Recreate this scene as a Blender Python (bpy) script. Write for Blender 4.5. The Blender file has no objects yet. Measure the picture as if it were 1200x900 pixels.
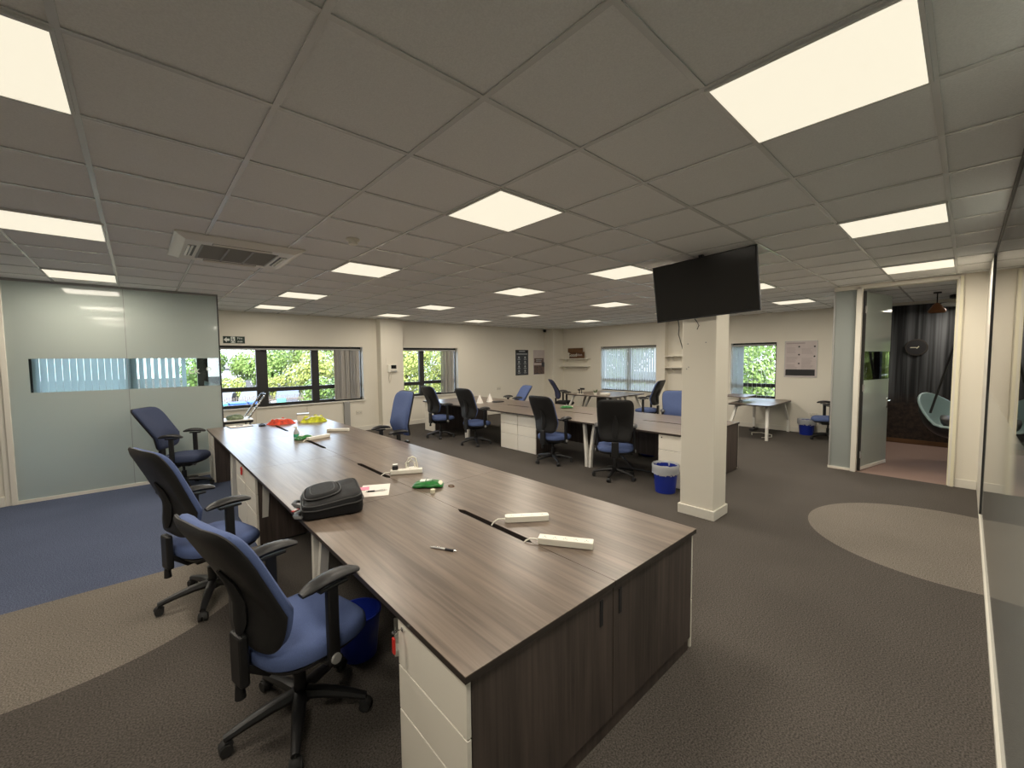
import bpy, bmesh, math, random
from mathutils import Vector, Matrix, Euler
random.seed(7)
SC = bpy.context.scene
COL = SC.collection
PI = math.pi
H = 2.756                      # ceiling height
YG = -1.48                     # glass wall on the right
YN = 8.65                      # window wall
XE = 10.65                     # far wall

# ------------------------------------------------------------------ camera, light, exposure
cam = bpy.data.cameras.new('camera'); camo = bpy.data.objects.new('camera', cam); COL.objects.link(camo)
cam.sensor_width = 36; cam.lens = 482.43/1200*36; cam.clip_start = .02; cam.clip_end = 500
Rr = Vector((.74054946, -.67193271, -.00963991)); Rd = Vector((-.04745297, -.03797878, -.9981512)); Rf = Vector((.67032433, .73963778, -.06001037))
m3 = Matrix((Rr, -Rd, -Rf)).transposed()
camo.matrix_world = Matrix.Translation((-.46037648, -1.3194077, 1.72388189)) @ m3.to_4x4()
SC.camera = camo
SC.view_settings.view_transform = 'Standard'; SC.view_settings.look = 'None'
SC.view_settings.gamma = 1; SC.view_settings.use_curve_mapping = False
SC.view_settings.exposure = 0.0
SC.cycles.use_denoising = True
SC.cycles.max_bounces = 8; SC.cycles.transparent_max_bounces = 12
SC.cycles.sample_clamp_indirect = 6
LAMP_W = 23.5                  # each ceiling panel
LAMP_C = (1, .90, .755)
w = bpy.data.worlds.new('sky'); SC.world = w; w.use_nodes = True
nt = w.node_tree; bg = nt.nodes['Background']
sk = nt.nodes.new('ShaderNodeTexSky'); sk.sky_type = 'NISHITA'; sk.sun_disc = False
sk.sun_elevation = math.radians(48); sk.sun_rotation = math.radians(200); sk.dust_density = 3
mxs = nt.nodes.new('ShaderNodeMix'); mxs.data_type = 'RGBA'; mxs.inputs[0].default_value = .55
nt.links.new(sk.outputs[0], mxs.inputs[6]); mxs.inputs[7].default_value = (1.75, 1.88, 2.05, 1)      # thin bright cloud
nt.links.new(mxs.outputs[2], bg.inputs[0]); bg.inputs[1].default_value = 2.6
sun = bpy.data.lights.new('sun', 'SUN'); sun.energy = 8.0; sun.angle = .02; sun.color = (1, .95, .85)
suno = bpy.data.objects.new('sun', sun); COL.objects.link(suno)
suno.rotation_euler = Vector((.45, .75, -.8)).to_track_quat('-Z', 'Y').to_euler()

# ------------------------------------------------------------------ materials
def mat(name, col, rough=.6, metal=0, noise=0, nscale=40, stretch=None, col2=None, bump=0, bscale=None, spec=.5, coat=0, emit=0):
    m = bpy.data.materials.new(name); m.use_nodes = True
    t = m.node_tree; b = t.nodes['Principled BSDF']
    b.inputs['Base Color'].default_value = (*col, 1); b.inputs['Roughness'].default_value = rough
    b.inputs['Metallic'].default_value = metal; b.inputs['Specular IOR Level'].default_value = spec
    b.inputs['Coat Weight'].default_value = coat
    if emit:
        b.inputs['Emission Color'].default_value = (*col, 1); b.inputs['Emission Strength'].default_value = emit
    if noise or bump:
        tc = t.nodes.new('ShaderNodeTexCoord'); mp = t.nodes.new('ShaderNodeMapping')
        t.links.new(tc.outputs['Object'], mp.inputs[0])
        if stretch: mp.inputs['Scale'].default_value = stretch
        n = t.nodes.new('ShaderNodeTexNoise'); n.inputs['Scale'].default_value = nscale; n.inputs['Detail'].default_value = 4
        t.links.new(mp.outputs[0], n.inputs['Vector'])
        if noise:
            r = t.nodes.new('ShaderNodeValToRGB')
            c2 = col2 or tuple(c*(1-noise) for c in col)
            r.color_ramp.elements[0].position = .3; r.color_ramp.elements[1].position = .7
            r.color_ramp.elements[0].color = (*c2, 1); r.color_ramp.elements[1].color = (*col, 1)
            t.links.new(n.outputs['Fac'], r.inputs[0]); t.links.new(r.outputs[0], b.inputs['Base Color'])
        if bump:
            n2 = n
            if bscale:
                n2 = t.nodes.new('ShaderNodeTexNoise'); n2.inputs['Scale'].default_value = bscale
                t.links.new(tc.outputs['Object'], n2.inputs['Vector'])
            bp = t.nodes.new('ShaderNodeBump'); bp.inputs['Strength'].default_value = bump; bp.inputs['Distance'].default_value = .01
            t.links.new(n2.outputs['Fac'], bp.inputs['Height']); t.links.new(bp.outputs[0], b.inputs['Normal'])
    return m

def wood(name, a, b_, axis, rough=.42):
    """laminate with grain along an axis (0 x, 1 y, 2 z)"""
    m = bpy.data.materials.new(name); m.use_nodes = True
    t = m.node_tree; b = t.nodes['Principled BSDF']; b.inputs['Roughness'].default_value = rough
    tc = t.nodes.new('ShaderNodeTexCoord'); out = None
    cols = []
    for sc_, k in ((9, .09), (45, .035)):
        mp = t.nodes.new('ShaderNodeMapping'); s = [1, 1, 1]; s[axis] = k; mp.inputs['Scale'].default_value = s
        t.links.new(tc.outputs['Object'], mp.inputs[0])
        n = t.nodes.new('ShaderNodeTexNoise'); n.inputs['Scale'].default_value = sc_; n.inputs['Detail'].default_value = 5; n.inputs['Distortion'].default_value = .6
        t.links.new(mp.outputs[0], n.inputs['Vector']); cols.append(n)
    mx = t.nodes.new('ShaderNodeMath'); mx.operation = 'ADD'
    t.links.new(cols[0].outputs['Fac'], mx.inputs[0]); t.links.new(cols[1].outputs['Fac'], mx.inputs[1])
    r = t.nodes.new('ShaderNodeValToRGB'); r.color_ramp.elements[0].position = .36; r.color_ramp.elements[1].position = .66
    hm = t.nodes.new('ShaderNodeMath'); hm.operation = 'MULTIPLY'; hm.inputs[1].default_value = .5
    t.links.new(mx.outputs[0], hm.inputs[0]); t.links.new(hm.outputs[0], r.inputs[0])
    r.color_ramp.elements[0].color = (*a, 1); r.color_ramp.elements[1].color = (*b_, 1)
    t.links.new(r.outputs[0], b.inputs['Base Color'])
    return m

def glass(name, tint=(1, 1, 1), ior=1.5, boost=1.0):
    m = bpy.data.materials.new(name); m.use_nodes = True; t = m.node_tree
    t.nodes.clear(); o = t.nodes.new('ShaderNodeOutputMaterial')
    a = t.nodes.new('ShaderNodeBsdfTransparent'); a.inputs[0].default_value = (*tint, 1)
    g = t.nodes.new('ShaderNodeBsdfGlossy'); g.inputs['Roughness'].default_value = .0
    f = t.nodes.new('ShaderNodeFresnel'); f.inputs[0].default_value = ior
    mx = t.nodes.new('ShaderNodeMixShader')
    t.links.new(f.outputs[0], mx.inputs[0]); t.links.new(a.outputs[0], mx.inputs[1]); t.links.new(g.outputs[0], mx.inputs[2])
    t.links.new(mx.outputs[0], o.inputs[0]); return m

def frost(name, col, trans=.5, ior=1.45, rough=.06):
    m = bpy.data.materials.new(name); m.use_nodes = True; t = m.node_tree
    t.nodes.clear(); o = t.nodes.new('ShaderNodeOutputMaterial')
    d = t.nodes.new('ShaderNodeBsdfDiffuse'); d.inputs[0].default_value = (*col, 1)
    tr = t.nodes.new('ShaderNodeBsdfTranslucent'); tr.inputs[0].default_value = (*col, 1)
    m1 = t.nodes.new('ShaderNodeMixShader'); m1.inputs[0].default_value = trans
    t.links.new(d.outputs[0], m1.inputs[1]); t.links.new(tr.outputs[0], m1.inputs[2])
    g = t.nodes.new('ShaderNodeBsdfGlossy'); g.inputs['Roughness'].default_value = rough
    f = t.nodes.new('ShaderNodeFresnel'); f.inputs[0].default_value = ior
    mx = t.nodes.new('ShaderNodeMixShader')
    t.links.new(f.outputs[0], mx.inputs[0]); t.links.new(m1.outputs[0], mx.inputs[1]); t.links.new(g.outputs[0], mx.inputs[2])
    t.links.new(mx.outputs[0], o.inputs[0]); return m

M = dict(
 wall=mat('wall_paint', (.79, .75, .655), .9, bump=.03, bscale=120),
 white=mat('white_paint', (.76, .73, .65), .5),
 tile=mat('ceiling_tile', (.87, .87, .86), .95, noise=.10, nscale=160, bump=.12),
 tbar=mat('ceiling_bar', (.70, .70, .69), .25),
 dark=mat('dark_window_frame', (.022, .022, .022), .45),
 desk=wood('desk_laminate', (.100, .076, .060), (.215, .168, .132), 1, .31),
 deskx=wood('table_laminate', (.10, .076, .060), (.215, .168, .132), 0, .36),
 front=wood('cabinet_laminate', (.045, .035, .031), (.115, .088, .076), 2, .5),
 edge=mat('dark_edge_band', (.035, .027, .023), .5),
 drawer=mat('white_laminate', (.86, .82, .73), .5),
 leg=mat('white_metal', (.80, .78, .72), .35),
 black=mat('black_plastic', (.012, .012, .013), .42, bump=.05, bscale=300),
 shell=mat('black_shell', (.013, .013, .014), .5, bump=.15, bscale=260),
 shellb=mat('navy_shell', (.05, .06, .14), .6),
 blue=mat('blue_fabric', (.092, .136, .305), .85, noise=.22, nscale=350, bump=.25),
 navy=mat('dark_blue_fabric', (.040, .055, .115), .85, noise=.25, nscale=350, bump=.25),
 blackf=mat('black_fabric', (.015, .015, .017), .9, noise=.2, nscale=300, bump=.2),
 chrome=mat('chrome', (.75, .75, .75), .18, 1),
 grey=mat('grey_plastic', (.34, .34, .33), .5),
 rubber=mat('rubber', (.02, .02, .02), .7),
 plastic=mat('white_plastic', (.82, .79, .70), .4),
 binb=mat('blue_bin', (.012, .030, .30), .35),
 liner=frost('bin_liner', (.80, .82, .84), .5),
 screen=mat('black_screen', (.006, .006, .007), .12),
 bag=mat('black_nylon', (.007, .007, .008), .65, spec=.3, noise=.3, nscale=200, bump=.3),
 bagt=mat('bag_trim', (.028, .028, .028), .5),
 paper=mat('paper', (.85, .80, .74), .8),
 pink=mat('pink_note', (.85, .30, .42), .8),
 red=mat('red_plastic', (.65, .03, .02), .5),
 green=mat('green_packet', (.02, .24, .04), .3, noise=.5, nscale=30, col2=(.01, .10, .02)),
 cream=mat('cream_plastic', (.80, .76, .58), .5),
 hiorange=mat('orange_mesh', (.85, .07, .015), .7, noise=.4, nscale=26, col2=(.30, .02, .01), bump=.6),
 hiyellow=mat('yellow_mesh', (.66, .70, .02), .7, noise=.35, nscale=26, col2=(.30, .32, .01), bump=.6),
 band=mat('reflective_band', (.6, .6, .58), .3),
 sock=mat('socket_plastic', (.66, .62, .53), .5),
 signg=mat('dark_green_sign', (.008, .030, .020), .5),
 signw=mat('sign_white', (.75, .78, .72), .6),
 posterd=mat('charcoal_poster', (.045, .050, .062), .5),
 posterh=mat('near_black', (.015, .015, .018), .5),
 posterl=mat('poster_print', (.50, .53, .56), .6),
 posterw=mat('poster_paper', (.60, .53, .52), .6, noise=.1, nscale=6),
 posterg=mat('grey_print', (.40, .34, .34), .7),
 photo=mat('photo_print', (.25, .16, .12), .6, noise=.8, nscale=25, col2=(.03, .03, .05)),
 silver=mat('silver_frame', (.55, .55, .54), .35, .6),
 brown=wood('brown_plank', (.09, .040, .014), (.20, .10, .04), 1, .7),
 carpet2=mat('brown_carpet', (.36, .245, .21), .98, noise=.35, nscale=220, bump=.4),
 blind=mat('grey_blind', (.42, .40, .37), .85),
 leaf1=frost('leaf_green', (.15, .235, .07), .4, 1.1, .5), leaf2=frost('leaf_lime', (.25, .30, .09), .4, 1.1, .5), leaf3=frost('leaf_deep', (.09, .155, .055), .4, 1.1, .5),
 trunk=mat('bark', (.10, .07, .05), .9, noise=.4, nscale=20),
 ground=mat('tarmac', (.05, .05, .048), .95, noise=.2, nscale=6, spec=.05),
 fence=mat('fence_white', (.12, .105, .09), .9, spec=.1),
 binblue=mat('wheelie_blue', (.02, .08, .30), .5), binteal=mat('wheelie_teal', (.04, .22, .24), .5),
 sgreen=mat('green_board', (.05, .45, .25), .6), render=mat('pale_render', (.26, .28, .30), .8), roof=mat('grey_roof', (.20, .22, .25), .8),
 carb=mat('car_silver', (.10, .11, .125), .35, .3), carg=mat('car_dark', (.06, .08, .12), .3),
 copper=mat('copper', (.30, .13, .06), .35, .8), teal=mat('teal_shell', (.40, .55, .55), .5), bark=mat('black_frame', (.012, .012, .012), .4),
 pgreen=mat('pale_green_bag', (.32, .40, .25), .5, noise=.5, nscale=30),
 glass=glass('window_glass'), pane=glass('partition_glass', (.90, .96, .93)), pane_r=glass('side_glass', (.86, .92, .90), 1.5),
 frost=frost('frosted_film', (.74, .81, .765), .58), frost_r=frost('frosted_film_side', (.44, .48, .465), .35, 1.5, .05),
 blindl=frost('translucent_blind', (.86, .91, .92), .68, 1.1, .6),
)
def carpet():
    m = bpy.data.materials.new('carpet'); m.use_nodes = True; t = m.node_tree; b = t.nodes['Principled BSDF']
    b.inputs['Roughness'].default_value = .98; b.inputs['Specular IOR Level'].default_value = .1
    tc = t.nodes.new('ShaderNodeTexCoord'); sp = t.nodes.new('ShaderNodeSeparateXYZ'); t.links.new(tc.outputs['Object'], sp.inputs[0])
    X, Y = sp.outputs[0], sp.outputs[1]
    def mth(op, a, b_=None, c=None):
        n = t.nodes.new('ShaderNodeMath'); n.operation = op
        for i, v in enumerate((a, b_, c)):
            if v is None: continue
            if hasattr(v, 'links') or hasattr(v, 'is_linked'): t.links.new(v, n.inputs[i])
            else: n.inputs[i].default_value = v
        return n.outputs[0]
    def circ(cx, cy, r):
        dx = mth('SUBTRACT', X, cx); dy = mth('SUBTRACT', Y, cy)
        d = mth('ADD', mth('MULTIPLY', dx, dx), mth('MULTIPLY', dy, dy)); return mth('LESS_THAN', d, r*r)
    mat1 = circ(4.99, -1.27, 1.05); mat2 = circ(-.95, 3.08, 1.27)
    blue = mth('MULTIPLY', mth('GREATER_THAN', Y, 3.085), mth('LESS_THAN', X, .95))
    n = t.nodes.new('ShaderNodeTexNoise'); n.inputs['Scale'].default_value = 130; n.inputs['Detail'].default_value = 3
    t.links.new(tc.outputs['Object'], n.inputs['Vector'])
    n3 = t.nodes.new('ShaderNodeTexNoise'); n3.inputs['Scale'].default_value = 1.3; t.links.new(tc.outputs['Object'], n3.inputs['Vector'])
    def mixc(f, a, b_):
        x = t.nodes.new('ShaderNodeMix'); x.data_type = 'RGBA'
        t.links.new(f, x.inputs[0])
        for i, v in ((6, a), (7, b_)):
            if isinstance(v, tuple): x.inputs[i].default_value = (*v, 1)
            else: t.links.new(v, x.inputs[i])
        return x.outputs[2]
    c = mixc(mth('MAXIMUM', mat1, mat2), (.092, .082, .073), (.20, .178, .152))
    c = mixc(blue, c, (.100, .121, .188))
    v = t.nodes.new('ShaderNodeMapRange'); v.inputs['From Min'].default_value = .3; v.inputs['From Max'].default_value = .7
    v.inputs['To Min'].default_value = .45; v.inputs['To Max'].default_value = 1.5; t.links.new(n.outputs['Fac'], v.inputs[0])
    v2 = mth('MULTIPLY', v.outputs[0], mth('ADD', mth('MULTIPLY', n3.outputs['Fac'], .3), .85))
    hv = t.nodes.new('ShaderNodeVectorMath'); hv.operation = 'SCALE'; t.links.new(c, hv.inputs[0]); t.links.new(v2, hv.inputs['Scale'])
    t.links.new(hv.outputs[0], b.inputs['Base Color'])
    bp = t.nodes.new('ShaderNodeBump'); bp.inputs['Strength'].default_value = .5; bp.inputs['Distance'].default_value = .006
    t.links.new(n.outputs['Fac'], bp.inputs['Height']); t.links.new(bp.outputs[0], b.inputs['Normal'])
    return m
M['carpet'] = carpet()
def mural():
    m = bpy.data.materials.new('forest_mural'); m.use_nodes = True; t = m.node_tree; b = t.nodes['Principled BSDF']; b.inputs['Roughness'].default_value = .7
    tc = t.nodes.new('ShaderNodeTexCoord'); mp = t.nodes.new('ShaderNodeMapping'); mp.inputs['Scale'].default_value = (1, 1, .022)
    t.links.new(tc.outputs['Object'], mp.inputs[0])
    n = t.nodes.new('ShaderNodeTexNoise'); n.inputs['Scale'].default_value = 12; n.inputs['Detail'].default_value = 6; t.links.new(mp.outputs[0], n.inputs['Vector'])
    r = t.nodes.new('ShaderNodeValToRGB'); t.links.new(n.outputs['Fac'], r.inputs[0])
    r.color_ramp.elements[0].position = .42; r.color_ramp.elements[0].color = (.006, .007, .009, 1)
    r.color_ramp.elements[1].position = .68; r.color_ramp.elements[1].color = (.115, .122, .133, 1)
    n2 = t.nodes.new('ShaderNodeTexNoise'); n2.inputs['Scale'].default_value = 18; n2.inputs['Detail'].default_value = 5; t.links.new(tc.outputs['Object'], n2.inputs['Vector'])
    r2 = t.nodes.new('ShaderNodeValToRGB'); t.links.new(n2.outputs['Fac'], r2.inputs[0])
    r2.color_ramp.elements[0].position = .35; r2.color_ramp.elements[0].color = (.012, .008, .006, 1)
    r2.color_ramp.elements[1].position = .7; r2.color_ramp.elements[1].color = (.05, .03, .021, 1)
    sp = t.nodes.new('ShaderNodeSeparateXYZ'); t.links.new(tc.outputs['Object'], sp.inputs[0])
    rg = t.nodes.new('ShaderNodeMapRange'); rg.inputs['From Min'].default_value = .75; rg.inputs['From Max'].default_value = 1.0; t.links.new(sp.outputs[2], rg.inputs[0])
    x = t.nodes.new('ShaderNodeMix'); x.data_type = 'RGBA'; t.links.new(rg.outputs[0], x.inputs[0]); t.links.new(r2.outputs[0], x.inputs[6]); t.links.new(r.outputs[0], x.inputs[7])
    t.links.new(x.outputs[2], b.inputs['Base Color']); return m
M['mural'] = mural()
M['panel'] = mat('lit_diffuser', (.55, .52, .45), .6, emit=.90)
_t = M['panel'].node_tree; _p = _t.nodes['Principled BSDF']
_c = _t.nodes.new('ShaderNodeTexCoord'); _n = _t.nodes.new('ShaderNodeTexNoise'); _n.inputs['Scale'].default_value = 13; _n.inputs['Detail'].default_value = 6; _n.inputs['Distortion'].default_value = .8
_t.links.new(_c.outputs['Object'], _n.inputs['Vector']); _r = _t.nodes.new('ShaderNodeValToRGB'); _t.links.new(_n.outputs['Fac'], _r.inputs[0])
_r.color_ramp.elements[0].position = .24; _r.color_ramp.elements[0].color = (.74, .65, .48, 1)
_r.color_ramp.elements[1].position = .35; _r.color_ramp.elements[1].color = (1, .92, .73, 1)
_t.links.new(_r.outputs[0], _p.inputs['Emission Color'])

# ------------------------------------------------------------------ mesh building
class MB:
    def __init__(s): s.bm = bmesh.new()
    def _add(s, tmp, mtx=None):
        if mtx is not None: bmesh.ops.transform(tmp, matrix=mtx, verts=tmp.verts)
        me = bpy.data.meshes.new('tmp'); tmp.to_mesh(me); tmp.free(); s.bm.from_mesh(me); bpy.data.meshes.remove(me); return s
    def box(s, x0, x1, y0, y1, z0, z1, r=0, rot=None, seg=2):
        t = bmesh.new(); bmesh.ops.create_cube(t, size=1)
        bmesh.ops.scale(t, vec=(abs(x1-x0), abs(y1-y0), abs(z1-z0)), verts=t.verts)
        if r: bmesh.ops.bevel(t, geom=list(t.edges), offset=r, segments=seg, profile=.5, affect='EDGES')
        mt = Matrix.Translation(((x0+x1)/2, (y0+y1)/2, (z0+z1)/2))
        if rot: mt = mt @ Euler(rot).to_matrix().to_4x4()
        return s._add(t, mt)
    def cyl(s, a, b, r1, r2=None, n=16, caps=True):
        a, b = Vector(a), Vector(b); d = b-a; t = bmesh.new()
        bmesh.ops.create_cone(t, cap_ends=caps, segments=n, radius1=r1, radius2=r1 if r2 is None else r2, depth=d.length)
        return s._add(t, Matrix.Translation((a+b)/2) @ d.to_track_quat('Z', 'Y').to_matrix().to_4x4())
    def ball(s, c, r, sc=(1, 1, 1), n=16):
        t = bmesh.new(); bmesh.ops.create_uvsphere(t, u_segments=n, v_segments=max(6, n//2), radius=r)
        return s._add(t, Matrix.Translation(c) @ Matrix.Diagonal((*sc, 1)))
    def tube(s, pts, r, n=8, sx=1, closed=False):
        pts = [Vector(p) for p in pts]; rs = r if isinstance(r, (list, tuple)) else [r]*len(pts); rings = []
        up = Vector((0, 0, 1)); N = len(pts)
        for i, p in enumerate(pts):
            d = (pts[(i+1) % N]-pts[i-1]) if closed else (pts[min(i+1, N-1)]-pts[max(i-1, 0)])
            d.normalize(); u = up if abs(d.dot(up)) < .95 else Vector((1, 0, 0))
            a = d.cross(u).normalized(); b = a.cross(d).normalized()
            rings.append([s.bm.verts.new(p+a*math.cos(2*PI*k/n)*rs[i]*sx+b*math.sin(2*PI*k/n)*rs[i]) for k in range(n)])
        for i in range(N if closed else N-1):
            A, B = rings[i], rings[(i+1) % N]
            for k in range(n): s.bm.faces.new((A[k], A[(k+1) % n], B[(k+1) % n], B[k]))
        if not closed: s.bm.faces.new(rings[0][::-1]); s.bm.faces.new(rings[-1])
        return s
    def rings(s, rings, cap0=True, cap1=True):
        R = [[s.bm.verts.new(p) for p in r] for r in rings]; n = len(R[0])
        for A, B in zip(R, R[1:]):
            for k in range(n): s.bm.faces.new((A[k], A[(k+1) % n], B[(k+1) % n], B[k]))
        if cap0: s.bm.faces.new(R[0][::-1])
        if cap1: s.bm.faces.new(R[-1])
        return s
    def lathe(s, prof, c=(0, 0, 0), n=24, cap0=True, cap1=True):
        return s.rings([[(c[0]+r*math.cos(2*PI*k/n), c[1]+r*math.sin(2*PI*k/n), c[2]+z) for k in range(n)] for r, z in prof], cap0, cap1)
    def prism(s, poly, h0, h1, axis='z'):
        f = {'z': lambda a, b, h: (a, b, h), 'y': lambda a, b, h: (a, h, b), 'x': lambda a, b, h: (h, a, b)}[axis]
        return s.rings([[f(a, b, h0) for a, b in poly], [f(a, b, h1) for a, b in poly]])

def link(name, me, m, parent=None):
    o = bpy.data.objects.new(name, me); COL.objects.link(o)
    if m: me.materials.append(m)
    if parent: o.parent = parent
    return o
def part(name, mb, m, parent=None, smooth=False, label=None):
    bmesh.ops.recalc_face_normals(mb.bm, faces=mb.bm.faces)
    me = bpy.data.meshes.new(name); mb.bm.to_mesh(me); mb.bm.free()
    if smooth:
        for p in me.polygons: p.use_smooth = True
        try: me.set_sharp_from_angle(angle=math.radians(42))
        except Exception: pass
    o = link(name, me, M[m] if isinstance(m, str) else m, parent)
    if label: o['label'] = label
    return o
def tag(o, label, cat, group=None, kind=None):
    o['label'] = label; o['category'] = cat
    if group: o['group'] = group
    if kind: o['kind'] = kind
    return o
def thing(name, label, cat, loc=(0, 0, 0), rz=0, group=None):
    o = bpy.data.objects.new(name, None); COL.objects.link(o); o.location = loc; o.rotation_euler = (0, 0, rz)
    o.empty_display_size = .05
    return tag(o, label, cat, group)
def struct(name, mb, m, parent=None, label=None, smooth=False):
    o = part(name, mb, m, parent, smooth)
    if parent is None: o['kind'] = 'structure'; o['label'] = label or name.replace('_', ' '); o['category'] = name.split('_')[0]
    return o
def sempty(name, label, cat):
    o = bpy.data.objects.new(name, None); COL.objects.link(o); o['kind'] = 'structure'; o['label'] = label; o['category'] = cat; return o
def dup(root, loc, rz, label, group=None):
    r = root.copy(); COL.objects.link(r); r.location = loc; r.rotation_euler = (0, 0, rz); r['label'] = label
    if group: r['group'] = group
    def rec(a, b):
        for ch in a.children:
            c = ch.copy(); COL.objects.link(c); c.parent = b; rec(ch, c)
    rec(root, r); return r
def text(name, body, size, m, parent, loc, rot, depth=.002, align='CENTER'):
    cu = bpy.data.curves.new(name, 'FONT'); cu.body = body; cu.size = size; cu.extrude = depth; cu.align_x = align; cu.align_y = 'CENTER'
    o = bpy.data.objects.new(name, cu); COL.objects.link(o)
    me = bpy.data.meshes.new_from_object(o); bpy.data.objects.remove(o)
    n = link(name, me, M[m], parent); n.location = loc; n.rotation_euler = rot; return n
def outline(w, d, e=4, n=40):
    return [(math.copysign(abs(math.cos(a))**(2/e), math.cos(a))*w/2, math.copysign(abs(math.sin(a))**(2/e), math.sin(a))*d/2) for a in (2*PI*(k+.5)/n for k in range(n))]

# ------------------------------------------------------------------ room shell
mb = MB().box(-4.2, 7.4, -1.6, YN+.2, -.2, 0).box(7.4, XE+.2, .05, YN+.2, -.2, 0)
struct('floor', mb, 'carpet', label='dark grey carpet floor with blue and pale grey patches')
struct('floor_lounge', MB().box(7.4, XE+.2, -4.2, .05, -.2, 0), 'carpet2', label='brown carpet of the small room beyond the open door')
struct('floor_side_room', MB().box(-4.2, 7.4, -4.2, -1.6, -.2, 0), 'carpet2', label='carpet behind the right glass wall')
mb = MB().box(-4.2, XE+.2, -4.2, YN+.2, H+.0025, H+.3)
struct('ceiling', mb, 'tile', label='grey suspended ceiling of square tiles')
mb = MB()
for i in range(-7, 18): mb.box(i*.6-.012, i*.6+.012, -4.2, YN, H-.0048, H+.001)
for j in range(-7, 15): mb.box(-4.2, XE, j*.6-.012, j*.6+.012, H-.004, H+.0005)
struct('ceiling_grid', mb, 'tbar', label='light metal bars between the ceiling tiles')

def wall_with_holes(name, axis, at, thick, a0, a1, holes, label):
    """axis 'x': wall runs along x at y=at; 'y': along y at x=at.  holes: (a0, a1, z0, z1)"""
    mb = MB(); cur = a0
    def bx(p, q, z0, z1):
        if q-p < 1e-4 or z1-z0 < 1e-4: return
        if axis == 'x': mb.box(p, q, at, at+thick, z0, z1)
        else: mb.box(at, at+thick, p, q, z0, z1)
    for h in sorted(holes):
        bx(cur, h[0], 0, H); bx(h[0], h[1], 0, h[2]); bx(h[0], h[1], h[3], H); cur = h[1]
    bx(cur, a1, 0, H)
    return struct(name, mb, 'wall', label=label)
W1 = (-3.9, 3.64, .77, 2.06); W2 = (4.45, 6.46, .75, 2.06)  # W1 runs on out of view, widened to brighten the meeting room
W3 = (4.67, 6.65, .71, 2.10); W4 = (1.68, 2.69, .72, 2.07); W5 = (-3.0, -1.45, .85, 2.1)
wall_with_holes('wall_north', 'x', YN, .30, -4.2, XE+.2, [W1, W2], 'cream window wall at the back left')
wall_with_holes('wall_east', 'y', XE, .30, -4.2, YN, [W3, W4, W5], 'cream far wall with posters and shelves')
struct('wall_west', MB().box(-4.4, -4.2, -4.2, YN, 0, H), 'wall', label='cream wall behind the camera on the left')
struct('wall_south', MB().box(-4.2, XE+.2, -4.4, -4.2, 0, H), 'wall', label='wall behind the right glass partition')
struct('wall_left', MB().box(-4.2, -1.66, 6.45, 6.55, 0, H), 'wall', label='cream wall left of the frosted glass')
struct('trim_1', MB().box(-1.68, -1.63, 6.42, 6.57, 0, H, .004).box(-1.73, -1.67, 6.435, 6.56, 0, H, .003), 'white', label='white post at the left end of the frosted glass')
struct('baseboard_left', MB().box(-4.2, -1.73, 6.425, 6.45, 0, .12, .004), 'white')
# piers
struct('trim_2', MB().box(4.0, 4.6, 8.42, YN+.01, 0, H), 'wall', label='cream pier between the two left windows')
struct('trim_3', MB().box(10.12, XE, 8.25, YN, 0, H), 'wall', label='boxed corner pier in the far corner')
struct('trim_4', MB().box(10.47, XE+.01, 4.36, 4.62, 0, H), 'wall', label='slim pier right of the closed blinds')
mb = MB().box(.5, 3.99, YN-.018, YN, 0, .11, .003).box(3.985, 4.615, 8.40, 8.42, 0, .11, .003).box(3.98, 4.0, 8.40, YN, 0, .11).box(4.6, 4.62, 8.40, YN, 0, .11)
mb.box(4.62, 10.12, YN-.018, YN, 0, .11, .003)
struct('baseboard_north', mb, 'white')
mb = MB().box(XE-.018, XE, .06, 4.36, 0, .11, .003).box(XE-.018, XE, 4.62, 8.25, 0, .11, .003).box(10.12, XE, 8.232, 8.25, 0, .11)
struct('baseboard_east', mb, 'white')
struct('trim_5', MB().box(3.13, 3.27, YN-.05, YN, .1, .75, .004), 'grey', label='grey cable duct from window sill to skirting')
struct('trim_6', MB().box(6.6, 10.1, YN-.035, YN, .28, .34, .004), 'white', label='white cable trunking low on the window wall')
# heating panels under window 1 (slim boxed lining)
mb = MB()
for a, b in ((.5, 1.30), (1.32, 2.3), (2.32, 3.1)): mb.box(a, b, YN-.015, YN, .13, .70, .002)
struct('trim_7', mb, 'wall', label='boxed wall lining under the large window')

# pillar
t = sempty('wall_pillar', 'cream square pillar in the middle of the room', 'pillar')
part('shaft', MB().box(3.953, 4.285, .415, .775, 0, H, .008), 'wall', t)
part('skirting', MB().box(3.935, 4.303, .397, .793, 0, .105, .006), 'white', t)
mb = MB()
for y, z in ((.71, 1.87), (.52, 1.88), (.70, 1.62), (.72, 1.6)): mb.cyl((3.954, y, z), (3.949, y, z), .006)
part('screw_plug', mb, 'grey', t)

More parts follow.
